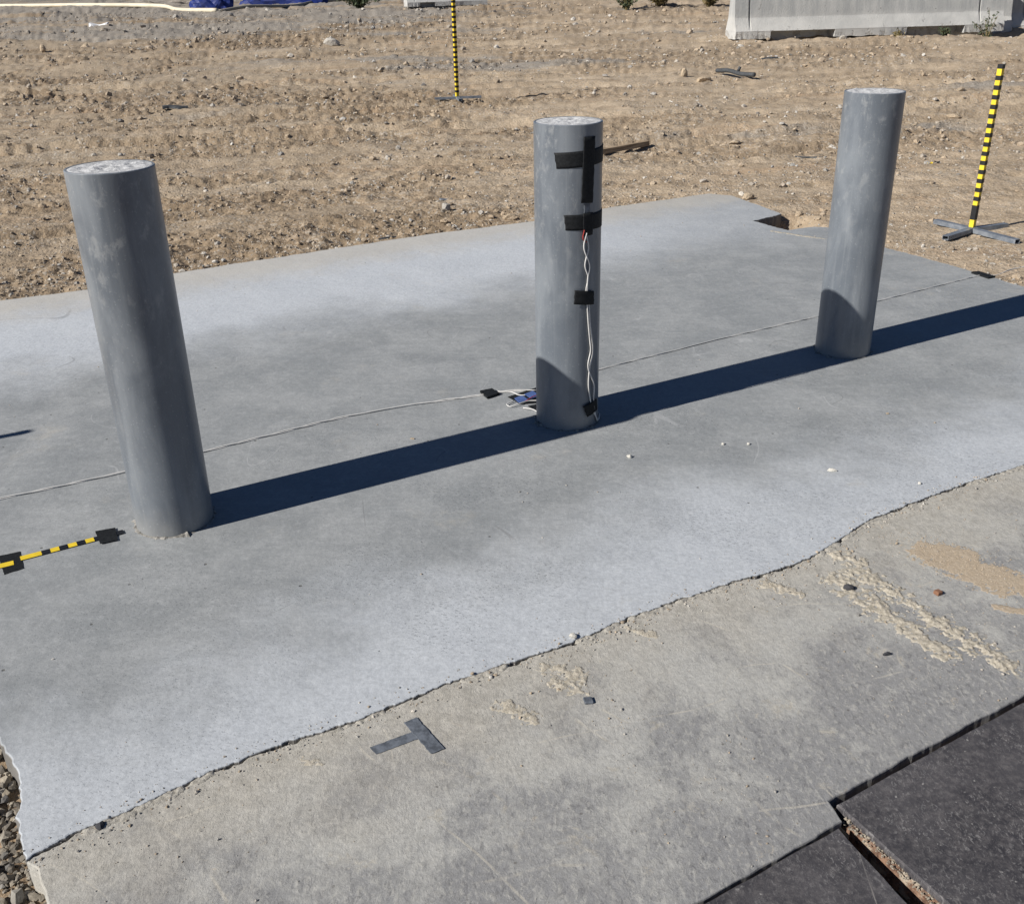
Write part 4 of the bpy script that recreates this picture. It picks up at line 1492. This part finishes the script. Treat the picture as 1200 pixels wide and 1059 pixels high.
# ------------------------------------------------------------------ concrete barriers
def barrier(loc, rz, L, feet, grooves, label, H_=0.95, tilt=0):
    o = empty('concrete_barrier', loc, rz)

    def prof(ins, zb):
        P = [(-0.305, zb), (-0.305, max(zb, 0.15)), (-0.19, 0.40), (-0.115, H_), (0.115, H_), (0.19, 0.40), (0.305, max(zb, 0.15)), (0.305, zb)]
        return [(y_ + (ins if y_ < 0 else -ins) * (1 if z_ > 0.3 else 0), z_) for y_, z_ in P]
    xs = [0]
    for g in grooves:
        xs += [g - 0.025, g + 0.025]
    xs += list(np.linspace(0.6, L - 0.6, 14)) + [L]
    xs = sorted(xs)
    V_, F_ = [], []

    def prism(x0, x1, P0, P1):
        n_ = len(V_)
        m_ = len(P0)
        V_.extend([(x0, y_, z_) for y_, z_ in P0] + [(x1, y_, z_) for y_, z_ in P1])
        for k_ in range(m_):
            k2 = (k_ + 1) % m_
            F_.append((n_ + k_, n_ + k2, n_ + m_ + k2, n_ + m_ + k_))
        F_.append(tuple(n_ + k_ for k_ in range(m_))[::-1])
        F_.append(tuple(n_ + m_ + k_ for k_ in range(m_)))
    for x0, x1 in zip(xs[:-1], xs[1:]):
        g = any(abs((x0 + x1) / 2 - gg) < 0.02 for gg in grooves)
        prism(x0, x1, prof(0.045 if g else 0, 0.145), prof(0.045 if g else 0, 0.145))
    prism(0.02, L - 0.02, [(0.05, -0.15), (0.05, 0.15), (0.298, 0.15), (0.298, -0.15)][::-1], [(0.05, -0.15), (0.05, 0.15), (0.298, 0.15), (0.298, -0.15)][::-1])
    body = mk('body', V_, F_, MT['barrier'], o)
    rng = np.random.default_rng(int(L * 100))
    for x0, x1 in feet:
        n_ = 14
        X_ = np.linspace(x0, x1, n_)
        V2, F2 = [], []
        for i_, x_ in enumerate(X_):
            j_ = rng.uniform(-0.012, 0.012)
            for y_, z_ in ((-0.303, 0.147), (-0.303 + abs(rng.normal(0, 0.012)), 0.0 + j_), (0.303, 0.0), (0.303, 0.147)):
                V2.append((x_, y_, z_))
        for i_ in range(n_ - 1):
            for k_ in range(4):
                k2 = (k_ + 1) % 4
                F2.append((i_ * 4 + k_, i_ * 4 + k2, i_ * 4 + 4 + k2, i_ * 4 + 4 + k_))
        F2 += [(0, 3, 2, 1), tuple((n_ - 1) * 4 + k_ for k_ in range(4))]
        mk('foot', V2, F2, MT['barrier'], o)
    tag(o, label, 'barrier', 'concrete road barriers at the lot edge')
    return o


barrier((4.72, 22.5, 0.15), math.radians(8.5), 5.95, [(0.0, 0.75), (2.15, 3.75), (5.05, 5.95)], [0.31, 5.40],
        'long pale concrete barrier with two bottom slots at the upper right')
barrier((10.05, 24.1, 0.0), math.radians(6), 1.15, [(0.0, 1.15)], [0.5], 'short pale concrete barrier end behind the long barrier and the weed')
barrier((11.3, 24.5, 0.05), math.radians(6), 4.0, [(0.0, 0.7), (1.5, 2.5), (3.3, 4.0)], [0.3, 3.7], 'dark-ended concrete barrier cut off by the right picture edge')
barrier((-3.7, 42.3, 0.42), math.radians(18), 3.2, [(0.0, 0.5), (1.1, 3.2)], [0.3], 'far pale concrete barrier at the top, behind the distant striped post')

# ------------------------------------------------------------------ hoses and tarps far away
hp = [(-32, 58.5), (-25.1, 55.3), (-19.8, 52.4), (-15.0, 48.0), (-13.2, 45.0), (-11.1, 42.8)]
hz_ = [float(terrain(np.array([x_]), np.array([y_]))[0]) + 0.07 for x_, y_ in hp]
v_, f_ = tube(spline([(x_, y_, z_) for (x_, y_), z_ in zip(hp, hz_)], 10), 0.085, 8)
tag(mk('cream_hose', v_, f_, MT['hose'], smooth=True), 'long cream hose lying across the gravel at the top left', 'hose')
hp = [(-11.05, 42.85), (-10.1, 44.0), (-9.3, 45.0), (-8.9, 47.5), (-8.3, 50.5), (-5.9, 51.5)]
hz_ = [float(terrain(np.array([x_]), np.array([y_]))[0]) + 0.05 for x_, y_ in hp]
v_, f_ = tube(spline([(x_, y_, z_) for (x_, y_), z_ in zip(hp, hz_)], 10), 0.06, 8)
tag(mk('grey_hose', v_, f_, MT['hose2'], smooth=True), 'thinner grey hose curving right from the end of the cream hose', 'hose')


def lump(name, loc, dims, mat, label, cat_, seed, rz=0, amp=0.28, sub=4, frq=1.6):
    bm = bmesh.new()
    bmesh.ops.create_icosphere(bm, subdivisions=sub, radius=1.0)
    v = np.array([p_.co[:] for p_ in bm.verts])
    n_ = fbm(v[:, 0] * frq + v[:, 2] * 1.3, v[:, 1] * frq - v[:, 2] * 0.9, 4, seed, 0.55)
    v = v * (1 + amp * n_)[:, None]
    v[:, 2] = np.where(v[:, 2] < -0.15, -0.15, v[:, 2])
    v = np.sign(v) * np.abs(v) ** 0.8
    v = v * np.array(dims)
    for p_, q_ in zip(bm.verts, v):
        p_.co = q_
    me = bpy.data.meshes.new(name)
    bm.to_mesh(me)
    bm.free()
    o = link(name, me, mat, loc=loc, rot=(0, 0, rz))
    tag(o, label, cat_)
    return o


def gz(x_, y_):
    return float(terrain(np.array([x_]), np.array([y_]))[0])


lump('blue_tarp', (-17.6, 55.8, gz(-17.6, 55.8)), (0.75, 0.5, 0.42), MT['tarp'], 'small blue tarp bundle at the far left above the cream hose', 'tarp', 201)
lump('blue_tarp', (-12.2, 46.6, gz(-12.2, 46.6)), (0.85, 0.6, 0.62), MT['tarp'], 'middle blue tarp bundle drooping over the hose bend', 'tarp', 202)
lump('blue_tarp', (-10.0, 50.3, gz(-10.0, 50.3)), (1.9, 0.7, 0.55), MT['tarp'], 'widest blue tarp bundle behind the grey hose', 'tarp', 203)
lump('brush_pile', (-14.9, 50.5, gz(-14.9, 50.5)), (1.9, 0.7, 0.28), MT['soil'], 'low brown dirt heap between the blue tarp bundles', 'dirt heap', 204, amp=0.5)


# ------------------------------------------------------------------ single rocks and scrap
def rock(x_, y_, r_, k_, label, mat='stone', base=None, sc=(1, 1, 1), z=None, rz=0.0, name='rock'):
    v, f = BIG[k_ % len(BIG)]
    me = raw_mesh(name, v * np.array(sc), f)
    me.materials.append(MT[mat])
    o = link(name, me, loc=(x_, y_, (gz(x_, y_) if z is None else z) + r_ * sc[2] * 0.38), rot=(0, 0, rz))
    o.scale = (r_, r_, r_)
    tag(o, label, 'rock' if name == 'rock' else name)
    return o


MT['tanrock'] = mat_simple('tan_rock', (0.44, 0.35, 0.245), 0.9, var=0.2, scale=6, bump=0.5, bd=0.05)
MT['greyrock'] = mat_simple('grey_rock', (0.40, 0.375, 0.335), 0.9, var=0.2, scale=6, bump=0.5, bd=0.05)
MT['paleslab'] = mat_simple('pale_stone', (0.52, 0.50, 0.45), 0.9, var=0.12, scale=60, bump=0.4, bd=0.003)
MT['darkstone'] = mat_simple('dark_stone', (0.05, 0.05, 0.055), 0.85, var=0.3, scale=60, bump=0.4, bd=0.003)
rock(-3.72, 23.5, 0.17, 0, 'pale grey rock lying alone on the far dirt', 'greyrock', sc=(1.2, 0.9, 0.9))
rock(2.79, 14.95, 0.10, 1, 'larger tan rock with a dark underside beside the black scrap pipe', 'tanrock', sc=(1.3, 0.8, 0.75), rz=0.3)
rock(2.58, 15.3, 0.085, 2, 'upright tan rock just left of the larger tan rock', 'tanrock', sc=(0.8, 0.7, 1.2))
rock(4.75, 11.1, 0.09, 3, 'flat tan rock half sunk in dirt left of the striped post', 'tanrock', sc=(1.5, 0.7, 0.5), rz=-0.2)
rock(-9.76, 23.0, 0.10, 4, 'small upright cream stone at the far left', 'tanrock', sc=(0.8, 0.8, 1.3))
rock(0.02, 6.78, 0.045, 5, 'tan stone at the back slab edge left of the taped bollard', 'tanrock', sc=(1.3, 0.9, 0.8))
rock(-0.42, 7.02, 0.045, 6, 'grey pointed stone in the dirt behind the back slab edge', 'greyrock', sc=(1, 0.8, 1.2))
rock(1.93, 6.66, 0.03, 7, 'brown clod at the rim of the dark notch', 'tanrock')
rock(1.70, 7.15, 0.05, 2, 'dark brown clod behind the far corner of the slab', 'tanrock', sc=(1.2, 0.8, 0.8))
rock(6.9, 22.0, 0.09, 1, 'grey stone just in front of the long barrier', 'greyrock')
# stones on the slab
for (x_, y_, r_, sc_, m_, lab) in (
        (0.387, 2.981, 0.010, (1.3, 1, 1), 'paleslab', 'small white stone on the slab below the taped bollard'),
        (0.710, 3.064, 0.007, (1, 1, 1), 'paleslab', 'left of two tiny pale stones on the slab between the bollards'),
        (0.795, 3.060, 0.007, (1, 1, 1), 'paleslab', 'right of two tiny pale stones on the slab between the bollards'),
        (1.013, 2.849, 0.012, (1.7, 0.7, 0.7), 'paleslab', 'elongated white chip on the slab towards the right'),
        (1.252, 2.748, 0.007, (1, 1, 1), 'paleslab', 'tiny grey stone close to the right stretch of the slab joint'),
        (-0.343, 3.166, 0.007, (1.4, 0.8, 0.7), 'tanrock', 'tiny tan stone in front of the floor wire'),
        (0.135, 1.996, 0.011, (1.1, 0.9, 1), 'paleslab', 'pale stone sitting right on the slab joint'),
        (1.343, 3.291, 0.005, (1.4, 1, 1), 'tanrock', 'tiny brown crumb on the slab below the right bollard')):
    rock(x_, y_, r_, int(x_ * 10) % 8, lab, m_, sc=sc_, z=0.0, rz=-0.4, name='stone')
rock(-0.797, 1.432, 0.013, 3, 'black and white stone on the joint at the front left corner', 'darkstone', z=-0.008, name='stone')
rock(0.855, 2.182, 0.016, 4, 'dark stone half buried in the mud on the apron', 'darkstone', sc=(1.2, 0.9, 0.8), z=OLDZ, name='stone')
rock(0.86, 1.905, 0.009, 5, 'small black stone on the apron below the mud', 'darkstone', sc=(1.3, 0.8, 0.9), z=OLDZ, name='stone')
o = mk('brick_chip', *box(-0.009, 0.009, -0.008, 0.008, 0, 0.011), MT['brick'], loc=(1.075, 2.150, OLDZ), rot=(0.05, 0.1, 0.5))
bevel_obj(o, 0.003, 2)
tag(o, 'small orange brick chip on the apron beside the sand', 'brick chip')
o = mk('plastic_chip', *box(-0.010, 0.010, -0.010, 0.010, 0, 0.006), MT['duct'], loc=(0.155, 1.763, OLDZ), rot=(0, 0.05, 0.15))
bevel_obj(o, 0.0012, 1)
tag(o, 'small dark grey square chip on the apron', 'chip')

# plank behind the taped bollard
a_, b_ = Vector((0.80, 9.20, 0)), Vector((1.33, 9.68, 0))
L = (b_ - a_).length
o = mk('wood_plank', *box(0, L, -0.02, 0.02, 0, 0.045), MT['wood'], loc=(a_.x, a_.y, gz(a_.x, a_.y) + 0.004), rot=(0, 0, math.atan2(b_.y - a_.y, b_.x - a_.x)))
bevel_obj(o, 0.003, 1)
tag(o, 'short weathered wooden plank on the dirt behind the taped bollard', 'plank')
# black pipe scrap
o = empty('scrap_pipe', (3.15, 15.8, gz(3.15, 15.8) + 0.05), math.atan2(-0.85, 0.34))
v_, f_ = tube(spline([(0, 0, 0), (0.3, 0.01, 0.02), (0.65, -0.02, 0.0), (0.95, 0.0, 0.01)], 6), 0.03, 8)
mk('pipe', v_, f_, MT['darkplastic'], o, smooth=True)
v_, f_ = tube([(0.55, 0, 0.03), (0.56, 0.02, 0.09)], 0.022, 8)
mk('stub', v_, f_, MT['darkplastic'], o, smooth=True)
tag(o, 'black scrap pipe with a stub lying right of the tan rocks', 'pipe')


def scrap(name, x_, y_, dims, mat, label, cat_, rz=0.0, tilt=0.05, dz_=0.0):
    V_, F_ = [], []
    n_ = 8
    for i_ in range(n_ + 1):
        t_ = i_ / n_
        wv = 1 + 0.35 * math.sin(t_ * 9 + x_)
        zc = dims[2] * (0.4 + 0.5 * math.sin(t_ * 5 + y_))
        for yy_, zz2 in ((-1, 0), (-0.6, 1), (0.5, 1.1), (1, 0)):
            V_.append(((t_ - 0.5) * dims[0], yy_ * dims[1] * 0.5 * wv, zz2 * dims[2] * 0.6 + zc * 0.4))
    for i_ in range(n_):
        for k_ in range(4):
            k2 = (k_ + 1) % 4
            F_.append((i_ * 4 + k_, i_ * 4 + k2, i_ * 4 + 4 + k2, i_ * 4 + 4 + k_))
    F_ += [(3, 2, 1, 0), tuple(n_ * 4 + k_ for k_ in range(4))]
    o = mk(name, V_, F_, mat, loc=(x_, y_, gz(x_, y_) + dz_), rot=(tilt, 0, rz))
    tag(o, label, cat_)
    return o


scrap('white_scrap', 4.66, 18.45, (0.26, 0.07, 0.03), MT['whitescrap'], 'thin white scrap strip on the dirt below the long barrier', 'scrap', 0.1)
scrap('dark_scrap', 4.42, 17.7, (0.36, 0.06, 0.03), MT['darkplastic'], 'thin dark scrap strip just below the white strip', 'scrap', 0.2)
scrap('rubber_scrap', -4.05, 13.05, (0.30, 0.10, 0.05), MT['darkplastic'], 'dark rubber scrap on the dirt behind the left bollard', 'scrap', 0.3)
scrap('white_scrap', -12.4, 33.7, (0.55, 0.30, 0.16), MT['whitescrap'], 'white box-like scrap on the far left gravel', 'scrap', 0.1)
scrap('stick', 2.58, 8.72, (0.26, 0.02, 0.012), MT['darkplastic'], 'dark stick on the dirt just left of the right bollard', 'stick', -0.25)
scrap('tape_scrap', 3.42, 8.30, (0.045, 0.02, 0.015), MT['yellow'], 'torn yellow and black tape scrap right of the right bollard', 'scrap', 0.2)
scrap('tape_scrap', 3.48, 8.30, (0.04, 0.022, 0.02), MT['black'], 'black half of the torn tape scrap right of the right bollard', 'scrap', -0.1)
scrap('foil_scrap', -0.44, 7.35, (0.09, 0.022, 0.014), MT['galv'], 'crumpled pale foil scrap on the dirt left of the taped bollard', 'scrap', 0.1)
scrap('stick', -0.72, 6.24, (0.17, 0.016, 0.012), MT['darkplastic'], 'short dark stick at the back edge of the slab', 'stick', 0.45)
scrap('rag_scrap', -2.85, 10.6, (0.12, 0.08, 0.025), MT['duct'], 'grey rag scrap on the dirt beside the left bollard top', 'scrap', 0.1)


# ------------------------------------------------------------------ weeds
def weed(x_, y_, H_, n_, spread, mat, label, seed, leaf=0.04):
    rng = np.random.default_rng(seed)
    o = empty('weed', (x_, y_, gz(x_, y_)))
    sv, sf, lv, lf = [], [], [], []
    for i_ in range(n_):
        az = rng.uniform(0, 6.283)
        out_ = rng.uniform(0.1, 1) * spread
        hh = H_ * rng.uniform(0.45, 1)
        pts = [(0, 0, -0.02), (math.cos(az) * out_ * 0.35, math.sin(az) * out_ * 0.35, hh * 0.5), (math.cos(az) * out_, math.sin(az) * out_, hh)]
        pp = spline(pts, 5)
        a1, b1 = tube(pp, [0.009 * (1 - 0.7 * q_ / len(pp)) for q_ in range(len(pp))], 4)
        k0 = len(sv)
        sv += list(a1)
        sf += [tuple(q_ + k0 for q_ in f__) for f__ in b1]
        for _ in range(16):
            c_ = pp[rng.integers(2, len(pp))] + rng.normal(0, 0.03, 3)
            d1 = rng.normal(size=3)
            d1 /= np.linalg.norm(d1)
            d2 = np.cross(d1, rng.normal(size=3))
            d2 /= np.linalg.norm(d2)
            l_ = leaf * rng.uniform(0.6, 1.3)
            k0 = len(lv)
            lv += [c_ - d1 * l_, c_ + d2 * l_ * 0.35, c_ + d1 * l_, c_ - d2 * l_ * 0.35]
            lf.append((k0, k0 + 1, k0 + 2, k0 + 3))
    mk('stem', sv, sf, MT['dryleaf'], o)
    mk('leaves', lv, lf, MT[mat], o)
    tag(o, label, 'weed')
    return o


weed(10.15, 22.7, 0.75, 9, 0.35, 'greenleaf', 'dark twiggy weed standing in front of the short barrier end', 1)
weed(4.15, 36.7, 0.8, 34, 0.9, 'greenleaf', 'grey green weed at the top edge left of the dry bushes', 2, 0.07)
weed(5.5, 38.5, 1.0, 60, 1.5, 'dryleaf', 'wider dry yellow bush at the top edge', 3, 0.09)
weed(7.1, 37.6, 0.7, 40, 0.9, 'dryleaf', 'smaller dry bush right of the wider dry bush', 4, 0.08)
weed(-5.5, 42.6, 0.5, 40, 0.9, 'greenleaf', 'low dark weed at the top edge left of the far barrier', 5, 0.08)
weed(8.3, 22.7, 0.25, 8, 0.25, 'dryleaf', 'low dry weed under the slot of the long barrier', 6)
weed(9.1, 22.3, 0.15, 8, 0.2, 'greenleaf', 'tiny green weed on the dirt by the hollow under the barrier', 7)
